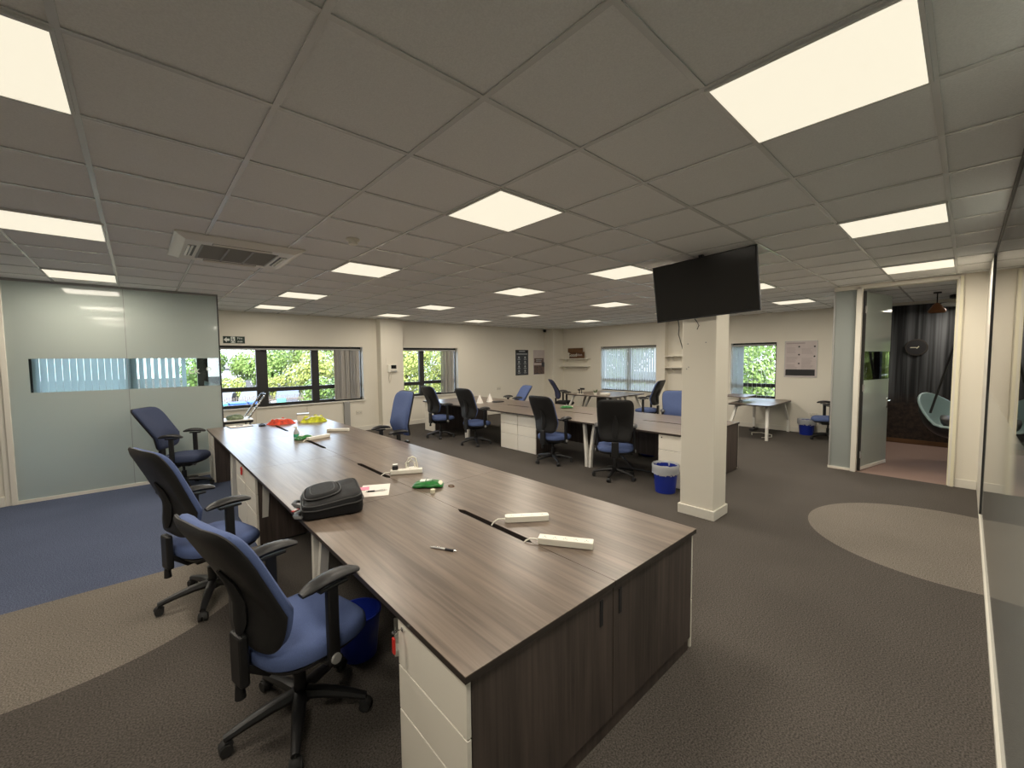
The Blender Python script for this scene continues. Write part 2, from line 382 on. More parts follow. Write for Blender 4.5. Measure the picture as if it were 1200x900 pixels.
# ------------------------------------------------------------------ windows
def window(name, axis, at, win, mull, transoms, label, fw=.055):
    a0, a1, z0, z1 = win; e = sempty(name, label, 'window')
    def bx(mb, p, q, d0, d1, u, v, r=0):
        if axis == 'x': mb.box(p, q, at+d0, at+d1, u, v, r)
        else: mb.box(at+d0, at+d1, p, q, u, v, r)
    mb = MB(); D0, D1 = .13, .19
    bx(mb, a0, a1, D0, D1, z0, z0+fw); bx(mb, a0, a1, D0, D1, z1-fw*1.5, z1)
    bx(mb, a0, a0+fw, D0, D1, z0, z1); bx(mb, a1-.02, a1, D0, D1, z0, z1)
    for p, w_ in mull: bx(mb, p-w_/2, p+w_/2, D0-.01, D1, z0, z1)
    for p, q, z in transoms: bx(mb, p, q, D0-.005, D1, z-.045, z+.045)
    part('window_frame', mb, 'dark', e)
    mb = MB(); bx(mb, a0, a1, .155, .161, z0, z1); part('pane', mb, 'glass', e)
    mb = MB(); bx(mb, a0-.03, a1+.03, -.04, D0, z0-.03, z0, .004); part('window_sill', mb, 'white', e)
    mb = MB(); bx(mb, a0, a1, 0, D0, z1-.004, z1); bx(mb, a0, a0+.004, 0, D0, z0, z1); bx(mb, a1-.004, a1, 0, D0, z0, z1)
    part('reveal_lining', mb, 'white', e)
    return e
window('window_1', 'x', YN, W1, [(-2.8, .12), (-1.73, .12), (-.55, .12), (.45, .12), (1.49, .21), (2.56, .16)], [(.45, 1.49, 1.15), (1.49, 3.6, 1.12)], 'large dark framed window on the left with a view of trees')
window('window_2', 'x', YN, W2, [(5.33, .14)], [(4.45, 5.33, 1.09), (5.33, 6.4, 1.11)], 'two pane dark framed window right of the pier')
window('window_3', 'y', XE, W3, [(5.66, .12)], [(4.7, 6.6, 1.05)], 'window behind closed vertical blinds')
window('window_4', 'y', XE, W4, [], [(1.7, 2.66, 1.03)], 'small window beside the framed white poster')
window('window_5', 'y', XE, W5, [(-2.2, .12)], [], 'window of the small lounge room')

def blinds(name, label, axis, at, slats, z0, z1, m, rail, off=.05, sw=.079):
    """slats: list of (position, angle)"""
    t = thing(name, label, 'blind')
    mb = MB(); a0, a1 = rail
    if axis == 'x': mb.box(a0, a1, at+off-.02, at+off+.02, z1, z1+.035, .003)
    else: mb.box(at+off-.02, at+off+.02, a0, a1, z1, z1+.035, .003)
    part('head_rail', mb, 'grey', t)
    for p, ang in slats:
        mb = MB()
        if axis == 'x': mb.box(p-sw/2, p+sw/2, at+off-.0015, at+off+.0015, z0, z1, rot=(0, 0, ang))
        else: mb.box(at+off-.0015, at+off+.0015, p-sw/2, p+sw/2, z0, z1, rot=(0, 0, ang))
        part('slat', mb, m, t)
    return t
rn = random.Random(3)
blinds('vertical_blind', 'grey vertical blind bunched at the right of the large window', 'x', YN, [(2.99+.036*k, .55+rn.uniform(-.35, .45)) for k in range(16)], .80, 1.97, 'blind', (.55, 3.6))
blinds('vertical_blind', 'grey vertical blind bunched at the right of the two pane window', 'x', YN, [(5.92+.036*k, .5+rn.uniform(-.35, .4)) for k in range(12)], .78, 1.97, 'blind', (4.65, 6.4))
blinds('vertical_blind', 'pale closed vertical blind on the far wall', 'y', XE, [(4.74+.0815*k, -.16+rn.uniform(-.07, .07)) for k in range(24)], .73, 2.03, 'blindl', (4.69, 6.63))
blinds('vertical_blind', 'open vertical blind on the small window by the white poster', 'y', XE, [(2.64-.028*k, -.95+rn.uniform(-.1, .1)) for k in range(9)]+[(2.30-.10*k, -1.30) for k in range(6)], .75, 1.99, 'blindl', (1.72, 2.66))
blinds('vertical_blind', 'pale vertical blind seen through the clear band of the frosted glass', 'x', YN, [(-1.68+.083*k, .12+rn.uniform(-.08, .08)) for k in range(15)]+[(-.42+.10*k, .55) for k in range(7)], .80, 1.97, 'blindl', (-1.72, .4))

# ------------------------------------------------------------------ glass partitions
t = sempty('wall_meeting_glass', 'frosted glass partition with a clear band on the left', 'partition')
for a, b in ((-1.63, -.572), (-.568, .475)):
    part('frosted_pane', MB().box(a, b, 6.445, 6.455, .04, 1.365), 'frost', t)
    part('frosted_pane', MB().box(a, b, 6.445, 6.455, 1.785, H-.03), 'frost', t)
    c0 = -1.46 if a < -1 else a
    part('clear_band', MB().box(c0, b, 6.445, 6.455, 1.365, 1.785), 'pane', t)
    if a < -1: part('frosted_pane', MB().box(a, c0, 6.445, 6.455, 1.365, 1.785), 'frost', t)
part('bottom_channel', MB().box(-1.63, .48, 6.43, 6.47, 0, .04), 'white', t)
part('top_channel', MB().box(-1.63, .48, 6.435, 6.465, H-.03, H), 'grey', t)
part('glass_seam', MB().box(-.572, -.568, 6.443, 6.457, .04, H-.03), 'grey', t)
part('end_post', MB().box(.475, .49, 6.44, 6.465, 0, H, .002), 'dark', t)
text('lettering', 'ck', .15, 'signw', t, (.155, 6.442, 1.60), (PI/2, 0, 0), .001)
text('lettering', 'o', .13, 'signw', t, (.335, 6.442, 1.63), (PI/2, 0, 0), .001)
t = sempty('wall_meeting_return', 'glass return of the meeting room along the window side', 'partition')
part('frosted_pane', MB().box(.475, .485, 6.47, YN-.02, .04, 1.365), 'frost', t)
part('frosted_pane', MB().box(.475, .485, 6.47, YN-.02, 1.785, H), 'frost', t)
part('clear_band', MB().box(.475, .485, 6.47, YN-.02, 1.365, 1.785), 'pane', t)
part('bottom_channel', MB().box(.46, .50, 6.47, YN-.02, 0, .04), 'white', t)

t = sempty('wall_side_glass', 'tall glass partition close on the right, frosted below', 'partition')
for a, b in ((-3.0, 1.2), (1.204, 6.08)):
    part('frosted_pane', MB().box(a, b, YG-.01, YG, .035, 1.365), 'frost_r', t)
    part('clear_pane', MB().box(a, b, YG-.01, YG, 1.365, H-.02), 'pane_r', t)
part('bottom_channel', MB().box(-3.0, 6.08, YG-.02, YG+.012, 0, .035), 'white', t)
part('top_channel', MB().box(-3.0, 6.08, YG-.015, YG+.008, H-.022, H), 'dark', t)
part('end_post', MB().box(6.085, 6.10, YG-.02, YG+.01, 0, H), 'dark', t)
struct('wall_right', MB().box(6.10, 7.4, YG-.06, YG+.012, 0, H), 'white', label='short white wall at the end of the right glass partition')
struct('wall_right_rear', MB().box(-4.2, -3.0, YG-.06, YG, 0, H), 'wall', label='wall beside the right glass behind the camera')
struct('wall_side_room', MB().box(7.3, 7.4, -4.2, YG-.06, 0, H), 'wall', label='wall closing the room behind the right glass')
# door wall at x = 7.4
struct('wall_door', MB().box(7.4, 7.5, YG-.06, -1.262, 0, H).box(7.4, 7.5, -1.262, -.2, H-.03, H), 'wall', label='cream wall panel right of the open glass door')
struct('baseboard_door', MB().box(7.385, 7.4, -1.465, -1.272, 0, .11, .003), 'white')
t = sempty('trim_8', 'white door frame', 'door frame')
mb = MB().box(7.37, 7.52, -.268, -.205, 0, H-.03, .004).box(7.37, 7.52, -1.27, -1.212, 0, H-.03, .004).box(7.37, 7.52, -1.27, .06, H-.06, H-.005, .004)
part('frame', mb, 'white', t)
part('stop_moulding', MB().box(7.41, 7.50, -1.214, -1.2, 0, H-.06, .003).box(7.36, 7.372, -1.262, -1.232, 0, H-.03, .002), 'cream', t)
t = sempty('wall_sidelight', 'narrow frosted sidelight left of the open glass door', 'partition')
part('frosted_pane', MB().box(7.44, 7.45, -.205, .065, .03, H-.05), 'frost_r', t)
part('bottom_channel', MB().box(7.41, 7.48, -.205, .07, 0, .03), 'white', t)
t = sempty('wall_lounge_glass', 'glass side wall of the small lounge', 'partition')
part('frosted_pane', MB().box(7.45, XE, .055, .065, .03, 1.365), 'frost_r', t)
part('frosted_pane', MB().box(7.45, XE, .055, .065, 1.785, H-.03), 'frost_r', t)
part('clear_band', MB().box(7.45, XE, .055, .065, 1.365, 1.785), 'pane', t)
part('end_edge', MB().box(7.43, 7.452, .05, .07, 0, H-.03), 'grey', t)
part('bottom_channel', MB().box(7.45, XE, .04, .08, 0, .03), 'white', t)
# door leaf, open into the lounge
d = sempty('door_1', 'open frosted glass door with a clear band and lever handle', 'door'); d.location = (7.47, -.285, 0); d.rotation_euler = (0, 0, math.radians(-13))
part('frosted_pane', MB().box(.01, .93, -.006, .006, .02, 1.36), 'frost', d)
part('frosted_pane', MB().box(.01, .93, -.006, .006, 1.79, 2.66), 'frost', d)
part('clear_band', MB().box(.01, .93, -.006, .006, 1.36, 1.79), 'pane', d)
part('bottom_rail', MB().box(.01, .93, -.014, .014, .01, .06, .003), 'leg', d)
part('edge_strip', MB().box(-.005, .015, -.02, .02, .01, 2.67), 'dark', d)
mb = MB()
for z in (.25, 1.25, 2.4): mb.cyl((0, -.025, z-.05), (0, -.025, z+.05), .012)
part('hinge', mb, 'grey', d)
mb = MB()
for s in (-1, 1):
    mb.box(.85, .90, s*.012-.006, s*.012+.006, .90, 1.06, .004).cyl((.875, s*.01, 1.02), (.875, s*.06, 1.02), .009).tube([(.875, s*.055, 1.02), (.86, s*.06, 1.02), (.76, s*.06, 1.02)], .009)
part('door_handle', mb, 'chrome', d, True)
# mural wall lining
struct('wall_mural', MB().box(XE-.02, XE, -1.40, .05, .08, H-.06), 'mural', label='dark forest mural on the lounge wall')
struct('baseboard_lounge', MB().box(XE-.03, XE, -4.2, .05, 0, .09, .003), 'brown')

# ------------------------------------------------------------------ ceiling lights
LIGHTS = [
 (-.9, -.9, 'ceiling light panel above the camera, just out of the top left of the picture'),  # unseen panel continuing the light grid, added to brighten the near drawers
 (-.9, .9, 'ceiling light panel cut by the left edge, nearest of the left row'),
 (-.9, 3.3, 'ceiling light panel at the left edge, second of the left row'),
 (-.9, 5.7, 'ceiling light panel just in front of the frosted glass partition'),
 (1.5, -.9, 'largest ceiling light panel, top right, nearest the camera'),
 (1.5, .9, 'square ceiling light panel over the middle of the front desks'),
 (1.5, 3.3, 'ceiling light panel beside the smoke detector'),
 (1.5, 5.7, 'ceiling light panel behind the air conditioning cassette, second from the window wall'),
 (1.5, 7.5, 'ceiling light panel nearest the large left window'),
 (3.9, -.9, 'long looking ceiling light panel at the right, nearer of two'),
 (3.9, 1.5, 'ceiling light panel just left of the television'),
 (3.9, 3.3, 'ceiling light panel in the centre, third row from the window wall'),
 (3.9, 5.7, 'ceiling light panel in the centre, second row from the window wall'),
 (3.9, 7.5, 'ceiling light panel directly above the pier with the intercom'),
 (6.3, -.9, 'ceiling light panel right in front of the open door'),
 (6.3, .9, 'ceiling light panel partly hidden by the right edge of the television'),
 (6.3, 3.3, 'ceiling light panel left of the television, nearer of two small ones'),
 (6.3, 5.7, 'ceiling light panel above the middle of the rear desks'),
 (6.3, 7.5, 'ceiling light panel above the right end of the two pane window'),
 (8.7, .9, 'ceiling light panel right of the television before the white poster'),
 (8.7, 3.3, 'ceiling light panel peeping out at the lower left of the television'),
 (8.7, 5.7, 'ceiling light panel before the closed blinds, near the far wall'),
]
lt = None
for x, y, lab in LIGHTS:
    if lt is None:
        lt = thing('ceiling_light', lab, 'ceiling light', (x, y, H), 0, 'ceiling light panels')
        mb = MB()
        for a, b, c, e in ((-.298, .298, -.298, -.285), (-.298, .298, .285, .298), (-.298, -.285, -.285, .285), (.285, .298, -.285, .285)): mb.box(a, b, c, e, -.014, .003)
        part('frame', mb, 'tbar', lt)
        part('diffuser', MB().box(-.285, .285, -.285, .285, -.012, -.004), 'panel', lt)
        la = bpy.data.lights.new('panel_lamp', 'AREA'); la.shape = 'SQUARE'; la.size = .56; la.energy = LAMP_W; la.color = LAMP_C
        la2 = la.copy(); la2.energy = LAMP_W*.5
        lo = bpy.data.objects.new('panel_lamp', la); COL.objects.link(lo); lo.parent = lt; lo.location = (0, 0, -.016)
    else:
        r = dup(lt, (x, y, H), 0, lab)
        if y > 7:      # row along the windows set weaker, else the pier renders too bright
            for c in r.children:
                if c.type == 'LIGHT': c.data = la2

# AC cassette
t = thing('air_conditioner', 'white ceiling air conditioning cassette with square grille and four vents', 'air conditioner', (.27, 3.32, H))
def frame_rings(w0, w1, z0, z1): return [[(sx*w, sy*w, z) for sx, sy in ((-1, -1), (1, -1), (1, 1), (-1, 1))] for w, z in ((w0, z0), (w1, z1))]
mb = MB().rings([[(sx*w_, sy*w_, z) for sx, sy in ((-1, -1), (1, -1), (1, 1), (-1, 1))] for w_, z in ((.475, 0), (.475, -.012), (.40, -.045), (.29, -.045), (.29, -.03))], True, True)
part('fascia', mb, 'leg', t)
mb = MB()
for k in range(24): mb.box(-.28, .28, -.28+.0235*k, -.265+.0235*k, -.046, -.036, rot=(.5, 0, 0))
for k in (-.28, -.09, .09, .28): mb.box(k-.008, k+.008, -.285, .285, -.05, -.034)
part('intake_grille', mb, 'grey', t)
for k in range(4):
    e = part('air_vent', MB().box(-.22, .22, .315, .375, -.0465, -.03), 'dark', t); e.rotation_euler = (0, 0, k*PI/2)
    f = part('vent_flap', MB().box(-.215, .215, .333, .347, -.052, -.04, rot=(.5, 0, 0)).box(-.215, .215, .356, .372, -.054, -.04, rot=(.5, 0, 0)), 'leg', e)
t = thing('smoke_detector', 'white round smoke detector on the ceiling', 'smoke detector', (.94, 2.22, H))
part('base', MB().lathe([(.052, 0), (.055, -.008), (.055, -.016)], n=28), 'plastic', t, True)
part('sensor_head', MB().lathe([(.045, -.016), (.045, -.022), (.034, -.026), (.034, -.036), (.040, -.038), (.036, -.048), (.0, -.05)], n=28, cap1=False), 'plastic', t, True)
t = thing('security_sensor', 'small dark sensor high in the far corner', 'sensor', (10.07, 8.57, 2.70))
part('housing', MB().box(-.035, .035, -.03, .05, -.05, .04, .012), 'posterh', t)
part('bracket', MB().box(-.012, .012, .03, .08, -.01, .055), 'grey', t)

# ------------------------------------------------------------------ desks
TOP = .727
def bent_leg(mb, foot, knee, top, wx=.05, wy=.022):
    """flat white tube with a knee: foot, knee, top are points; section wx along y? oriented by x"""
    def sec(p, a, b): return [(p[0]+sx*a, p[1]+sy*b, p[2]) for sx, sy in ((-1, -1), (1, -1), (1, 1), (-1, 1))]
    mb.rings([sec(foot, wx/2, wy), sec(knee, wx/2, wy), sec(top, wx/2, wy)]); return mb
def bench(name, label, x0, x1, ys, legs, group):
    t = thing(name, label, 'desk', (0, 0, 0), 0, group)
    xm = (x0+x1)/2
    for i in range(len(ys)-1):
        a, b = ys[i]+.0015, ys[i+1]-.0015
        c = (ys[i]+ys[i+1])/2
        sl0, sl1 = c-.36, c+.34
        for s in (0, 1):
            p, q = (x0, xm-.0015) if s == 0 else (xm+.0015, x1)
            n = .021
            if s == 0: poly = [(p, a), (q, a), (q, sl0), (q-n, sl0+.05), (q-n, sl1-.05), (q, sl1), (q, b), (p, b)]
            else: poly = [(p, a), (q, a), (q, b), (p, b), (p, sl1), (p+n, sl1-.05), (p+n, sl0+.05), (p, sl0)]
            o = part('desk_top', MB().prism(poly, TOP-.004, TOP), 'desk', t)
            part('edge_band', MB().prism(poly, TOP-.026, TOP-.004), 'edge', o)
        part('cable_tray', MB().box(xm-.06, xm+.06, sl0-.03, sl1+.03, TOP-.10, TOP-.03), 'posterh', t)
    for j, (yy, sides) in enumerate(legs):
        for sx in (0, 1):
            for sd in sides:
                fx = x0+.10 if sx == 0 else x1-.10
                part('leg', bent_leg(MB(), (fx, yy+sd*.035, 0), (fx, yy+sd*.045, .26), (fx+(.02 if sx == 0 else -.02), yy+sd*.10, TOP-.026)), 'leg', t)
    part('support_beam', MB().box(xm-.3, xm-.26, ys[0]+.5, ys[-1]-.5, TOP-.075, TOP-.03).box(xm+.26, xm+.3, ys[0]+.5, ys[-1]-.5, TOP-.075, TOP-.03), 'leg', t)
    return t
bench('bench_desk', 'long grey wood bench desk nearest the camera with black bag on it', .255, 1.905, [-.30, 1.48, 3.11, 4.75, 6.30], [(1.48, (-1, 1)), (3.11, (-1, 1)), (4.75, (-1, 1))], None)
bench('bench_desk', 'long grey wood bench desk behind the pillar with black chairs along it', 4.68, 6.35, [.985, 2.66, 4.28, 5.92, 7.62], [(2.66, (-1, 1)), (5.92, (-1, 1))], None)

def storage(name, label, x0, x1, y0, y1, face, doors):
    """desk-high end unit: drawers on both long ends, doors on the face side (face=-1: towards -y)"""
    t = thing(name, label, 'cabinet', (0, 0, 0)); h = TOP-.028
    part('carcass', MB().box(x0+.02, x1-.02, y0+.02, y1-.002, .03, h), 'front', t)
    part('plinth', MB().box(x0+.03, x1-.03, y0+.012, y1-.01, 0, .075), 'front', t)
    zs = [(.012, .302), (.308, .490), (.496, h-.004)]
    for xs, s in ((x0, 0), (x1, 1)):
        for k, (a, b) in enumerate(zs):
            d = part('drawer', MB().box(xs if s == 0 else xs-.018, xs+.018 if s == 0 else xs, y0+.004, y1-.004, a, b, .002), 'drawer', t)
            if k == 2:
                part('lock', MB().cyl((xs, y1-.05, b-.035), (xs+(-.006 if s == 0 else .006), y1-.05, b-.035), .009), 'chrome', d)
    if doors:
        xm = (x0+x1)/2
        for a, b, hx in ((x0+.021, xm-.002, xm-.09), (xm+.002, x1-.021, xm+.055)):
            d = part('door', MB().box(a, b, y0+.002, y0+.02, .078, h-.003, .0015), 'front', t)
            part('handle', MB().box(hx-.012, hx+.012, y0-.001, y0+.004, h-.15, h-.03, .002), 'posterh', d)
    else:
        part('end_panel', MB().box(x0+.021, x1-.021, y0, y0+.02, .03, h), 'front', t)
    return t
c1 = storage('storage_cabinet', 'dark wood end cabinet with two doors and white drawer sides, nearest the camera', .268, 1.895, -.288, .19, -1, True)
storage('storage_cabinet', 'dark wood cabinet with white drawer end under the far end of the front desks', .268, 1.895, 5.80, 6.29, 1, False)
storage('storage_cabinet', 'dark wood end cabinet with white drawers beside the pillar', 4.70, 6.34, .995, 1.44, -1, False)
storage('storage_cabinet', 'dark wood cabinet with white drawer end by the two pane window', 4.72, 6.34, 7.15, 7.61, 1, False)
def pedestal(label, x0, y0, y1, sgn, dp=.44):
    """white fronted pedestal with wood sides; front at x0, body goes sgn*dp"""
    t = thing('drawer_pedestal', label, 'drawer unit', (x0, (y0+y1)/2, 0), 0 if sgn > 0 else PI)
    w2 = (y1-y0)/2-.002; h = TOP-.028
    part('carcass', MB().box(.02, dp, -w2, w2, .02, h), 'front', t)
    for a, b in ((.012, .302), (.308, .490), (.496, h-.004)):
        part('drawer', MB().box(0, .02, -w2, w2, a, b, .002), 'drawer', t)
    part('plinth', MB().box(.03, dp-.02, -w2+.02, w2-.02, 0, .02), 'posterh', t)
    return t
pedestal('white three drawer pedestal under the front desks, nearer of the pair by the middle chair', .285, 3.04, 3.53, 1)
pedestal('white three drawer pedestal under the front desks, farther of the pair by the middle chair', .285, 3.55, 4.04, 1)
pedestal('white three drawer pedestal under the rear desks, left of the adjacent pair', 4.75, 4.29, 4.77, 1)
pedestal('white three drawer pedestal under the rear desks, right of the adjacent pair', 4.75, 3.81, 4.28, 1)
# dark modesty boards under the benches
tag(part('modesty_board', MB().box(1.06, 1.078, .25, 3.0, .12, .60), 'front'), 'dark wood modesty board under the front desks', 'panel')
tag(part('modesty_board', MB().box(5.5, 5.518, 1.5, 3.75, .18, .60), 'front'), 'dark wood modesty board under the rear desks', 'panel')
# keys
t = thing('key_ring', 'key with red tag hanging in the top drawer lock of the nearest cabinet', 'keys', (.255, .145, TOP-.067))
part('key', MB().cyl((.008, 0, 0), (-.018, 0, 0), .0025).lathe([(.0, -.002), (.011, -.002), (.011, .002), (0, .002)], (-.022, 0, 0), n=14), 'chrome', t)
part('tag', MB().box(-.03, -.022, -.010, .010, -.085, -.02, .003), 'red', t)
t = thing('key_ring', 'red key tag hanging on the white drawers by the middle chair', 'keys', (.285, 3.62, .655))
part('key', MB().cyl((.0, 0, 0), (-.02, 0, 0), .003), 'chrome', t)
part('tag', MB().tube([(-.015, .03*math.cos(a), -.045+.04*math.sin(a)) for a in (2*PI*k/14 for k in range(14))], .006, 6, closed=True), 'red', t)

def table(label, x0, x1, y0, y1, along):
    t = thing('table', label, 'table', ((x0+x1)/2, (y0+y1)/2, 0)); a, b = (x1-x0)/2, (y1-y0)/2
    o = part('table_top', MB().prism(outline(2*a, 2*b, 14, 48), TOP-.004, TOP), 'deskx' if along == 'x' else 'desk', t)
    part('edge_band', MB().prism(outline(2*a, 2*b, 14, 48), TOP-.026, TOP-.004), 'edge', o)
    for sx in (-1, 1):
        for sy in (-1, 1):
            if along == 'x': f, k, tp = (sx*(a-.05), sy*(b-.06), 0), (sx*(a-.06), sy*(b-.06), .27), (sx*(a-.26), sy*(b-.12), TOP-.026)
            else: f, k, tp = (sx*(a-.06), sy*(b-.05), 0), (sx*(a-.06), sy*(b-.06), .27), (sx*(a-.12), sy*(b-.26), TOP-.026)
            part('leg', bent_leg(MB(), f, k, tp, .05, .025), 'leg', t)
    part('under_frame', MB().box(-a+.2, a-.2, -b+.14, -b+.18, TOP-.07, TOP-.026).box(-a+.2, a-.2, b-.18, b-.14, TOP-.07, TOP-.026), 'leg', t)
    return t
table('grey wood table with splayed white legs by the small window', 8.98, 10.6, 1.32, 2.15, 'x')
table('grey wood table with white legs at far left before the closed blinds, nearer half', 8.50, 9.28, 4.72, 6.34, 'y')
table('grey wood table before the closed blinds, half nearest the wall', 9.30, 10.08, 4.72, 6.34, 'y')
tag(part('modesty_board', MB().box(9.0, 9.02, 4.95, 5.6, .2, .64), 'front'), 'dark modesty board under the table by the closed blinds', 'panel')
t = thing('desktop_riser', 'raised dark shelf on a white stem standing on the table by the small window', 'desk riser', (9.75, 2.12, TOP))
part('shelf_board', MB().box(-.55, .25, -.25, .25, .115, .135, .003), 'deskx', t)
part('stem', MB().cyl((-.1, 0, .012), (-.1, 0, .10), .018), 'leg', t)
part('foot_plate', MB().box(-.22, .05, -.02, .02, 0, .012), 'leg', t)
part('bracket', MB().box(-.2, 0, -.12, .12, .10, .115), 'posterh', t)

# ------------------------------------------------------------------ chairs
SEAT = .475
def cushion(w, d, t, e, prof, warp, n=40):
    """soft slab: outline w x d, thickness t; prof = [(inset, height fraction)]; warp(x, y, h)->xyz"""
    mb = MB(); R = []
    for ins, f in prof:
        R.append([warp(x, y, f*t) for x, y in outline(w-2*ins, d-2*ins, e, n)])
    for s in (.72, .40, .12):
        ins, f = prof[-1]
        R.append([warp(x*s, y*s, f*t+t*.06*(1-s)) for x, y in outline(w-2*ins, d-2*ins, e, n)])
    B = []
    for s in (.12, .5, .8): 
        ins, f = prof[0]; B.append([warp(x*s, y*s, f*t) for x, y in outline(w-2*ins, d-2*ins, e, n)])
    return mb.rings(B+R)
PROF = [(.02, 0), (.004, .12), (0, .35), (.004, .65), (.02, .88), (.05, 1.0)]
def make_chair(name, label, loc, rz, seat_m='blue', shell_m='shell', mech='black'):
    t = thing(name, label, 'office chair', loc, rz, 'office chairs')
    def ws(x, y, h):  # waterfall front, slight dish
        z = SEAT+h-.075
        if x > .12: z -= (x-.12)**2*.9
        return (x+.03, y*(1-.10*max(0, -x)/.24), z+.12*y*y*(1 if h > .03 else 0))
    part('seat', cushion(.50, .52, .075, 3.2, PROF, ws), seat_m, t, True)
    part('seat_pan', cushion(.46, .48, .03, 3.2, [(.02, 0), (0, .6), (.0, 1)], lambda x, y, h: (x+.03, y, SEAT-.105+h-(max(0, x-.12)**2*.9))), mech, t, True)
    # backrest: x thickness, y width, u along height from z=.52 to 1.12
    ZB, HB = .53, .60
    def prof_x(v):   # v 0..1 up the back: lumbar forward then leaning back
        return -.225 + .035*math.sin(PI*min(1, v/.7)) - .115*max(0, v-.35)**1.4*2.0 - .03*v
    def wb(off, thick_sign=1):
        def f(y, u, h):
            v = (u+HB/2)/HB
            wd = 1.0 - .15*max(0, .38-v)/.38 - .02*max(0, v-.8)/.2
            return (prof_x(v)+off+h+.55*y*y, y*wd, ZB+HB*v)
        return f
    b = part('backrest', cushion(.49, HB, .055, 7, PROF, wb(0), 56), seat_m, t, True)
    part('back_shell', cushion(.50, HB+.012, .03, 7, [(.045, 0), (.012, .35), (0, .75), (0, 1)], wb(-.026), 56), shell_m, b, True)
    part('shell_rib', MB().tube([(prof_x(v)-.034, 0, ZB+HB*v) for v in (.08, .2, .35, .5, .62)], [.012, .03, .028, .02, .006], 8, 1.6), shell_m, b, True)
    part('back_stem', MB().rings([[(x-.0, sy*wd, z-sz*.02) for sy, sz in ((-1, 1), (1, 1), (1, -1), (-1, -1))] for x, wd, z in ((-.02, .03, SEAT-.13), (-.16, .04, SEAT-.135), (-.245, .045, SEAT-.06))]).box(-.275, -.235, -.05, .05, SEAT-.14, SEAT+.09, .012), mech, t)
    part('height_knob', MB().cyl((-.26, 0, SEAT-.14), (-.26, 0, SEAT-.2), .018, .022), mech, t, True)
    part('mechanism', MB().box(-.12, .12, -.075, .075, SEAT-.165, SEAT-.095, .012), mech, t)
    part('lever', MB().cyl((.05, -.07, SEAT-.13), (.06, -.20, SEAT-.135), .007).box(.045, .075, -.25, -.19, SEAT-.142, SEAT-.128, .004), mech, t)
    part('tension_knob', MB().cyl((.11, 0, SEAT-.13), (.15, 0, SEAT-.145), .026), 'grey', t, True)
    part('gas_column', MB().cyl((0, 0, .10), (0, 0, .24), .028).cyl((0, 0, .22), (0, 0, SEAT-.15), .016), mech, t, True)
    for s in (-1, 1):
        y = s*.262
        a = part('armrest', MB().box(-.02, .05, min(s*.10, y), max(s*.10, y), SEAT-.11, SEAT-.085, .006).box(-.012, .042, y-.016, y+.016, SEAT-.115, .725, .008).box(-.05, .09, y-.02, y+.02, .715, .732, .006), mech, t)
        pts = [(-.125+.275*k/8, y, .742+.022*math.sin(PI*k/8)**.8) for k in range(9)]
        part('arm_pad', MB().tube(pts, [.012, .020, .023, .024, .025, .024, .023, .020, .012], 12, 1.75), mech, a, True)
        part('arm_knob', MB().cyl((.015, y+s*.016, SEAT-.085), (.015, y+s*.026, SEAT-.085), .024, .022, 20), 'grey', a, True)
    mb = MB().cyl((0, 0, .085), (0, 0, .135), .05, .04, 20)
    for k in range(5):
        an = 2*PI*k/5+.35; c, s_ = math.cos(an), math.sin(an)
        mb.tube([(c*.03, s_*.03, .118), (c*.12, s_*.12, .112), (c*.22, s_*.22, .094), (c*.31, s_*.31, .072)], [.030, .027, .022, .017], 8, 1.1)
    part('base', mb, mech, t, True)
    for k in range(5):
        an = 2*PI*k/5+.35; c, s_ = math.cos(an), math.sin(an); p = Vector((c*.305, s_*.305, .029)); q = Vector((-s_, c, 0))
        mb = MB()
        for sg in (-1, 1): mb.cyl(p+q*sg*.006, p+q*sg*.026, .027, .025, 18)
        mb.tube([p+Vector((c*.026*math.cos(a), s_*.026*math.cos(a), .029*math.sin(a)+.002)) for a in (PI*(.1+.8*j/6) for j in range(7))], .006, 6, 3.2)
        mb.cyl(p+Vector((0, 0, .02)), p+Vector((0, 0, .05)), .008)
        part('caster', mb, 'rubber', t, True)
    return t
D = math.radians
chairA = make_chair('office_chair', 'blue office chair in the foreground at the near corner of the front desk', (.05, .80, 0), D(15))
def raise_back(t, dz, tilt=0):
    for c in t.children:
        if c.name.startswith('backrest'):
            p = Vector((-.2, 0, .56)); r = Matrix.Rotation(D(-tilt), 3, 'Y')
            c.location = p-r@p+Vector((0, 0, dz)); c.rotation_euler = (0, D(-tilt), 0)
def put(src, x, y, a, label, dz=0, tilt=0):
    t = dup(src, (x, y, 0), D(a), label); raise_back(t, dz, tilt); return t
B2 = put(chairA, -.13, 2.33, 17, 'blue office chair behind the foreground chair, second along the left side of the front desk', .035)
chN = make_chair('office_chair', 'dark blue office chair farthest along the left side, before the frosted glass', (-.06, 5.86, 0), D(-33), 'navy'); raise_back(chN, .03, 12)
put(chairA, 2.12, 4.08, 181, 'blue office chair facing the front desk from its right side', .13, -9)
put(chairA, 4.62, 3.28, 2, 'black backed office chair at the rear desk right of the white drawer pair', .0)
put(chairA, 4.58, 5.36, 4, 'black backed office chair at the rear desk left of the white drawer pair', .03)
put(chairA, 4.50, 6.55, 0, 'black backed office chair nearest the two pane window at the rear desk', .03)
put(chairA, 4.60, 2.05, 33, 'black backed office chair seen squarely from behind near the pillar', .03)
put(chairA, 6.66, 6.50, 165, 'office chair with only its tilted light blue back showing beyond the rear desk', -.06, 10)
put(chairA, 6.72, 2.15, 212, 'blue office chair back showing just left of the pillar behind the rear desk', -.03)
put(chairA, 8.85, 3.95, 98, 'black backed office chair right of the far table before the closed blinds', .05)
put(chairA, 10.02, .55, 112, 'blue office chair half hidden behind the frosted sidelight', .0)
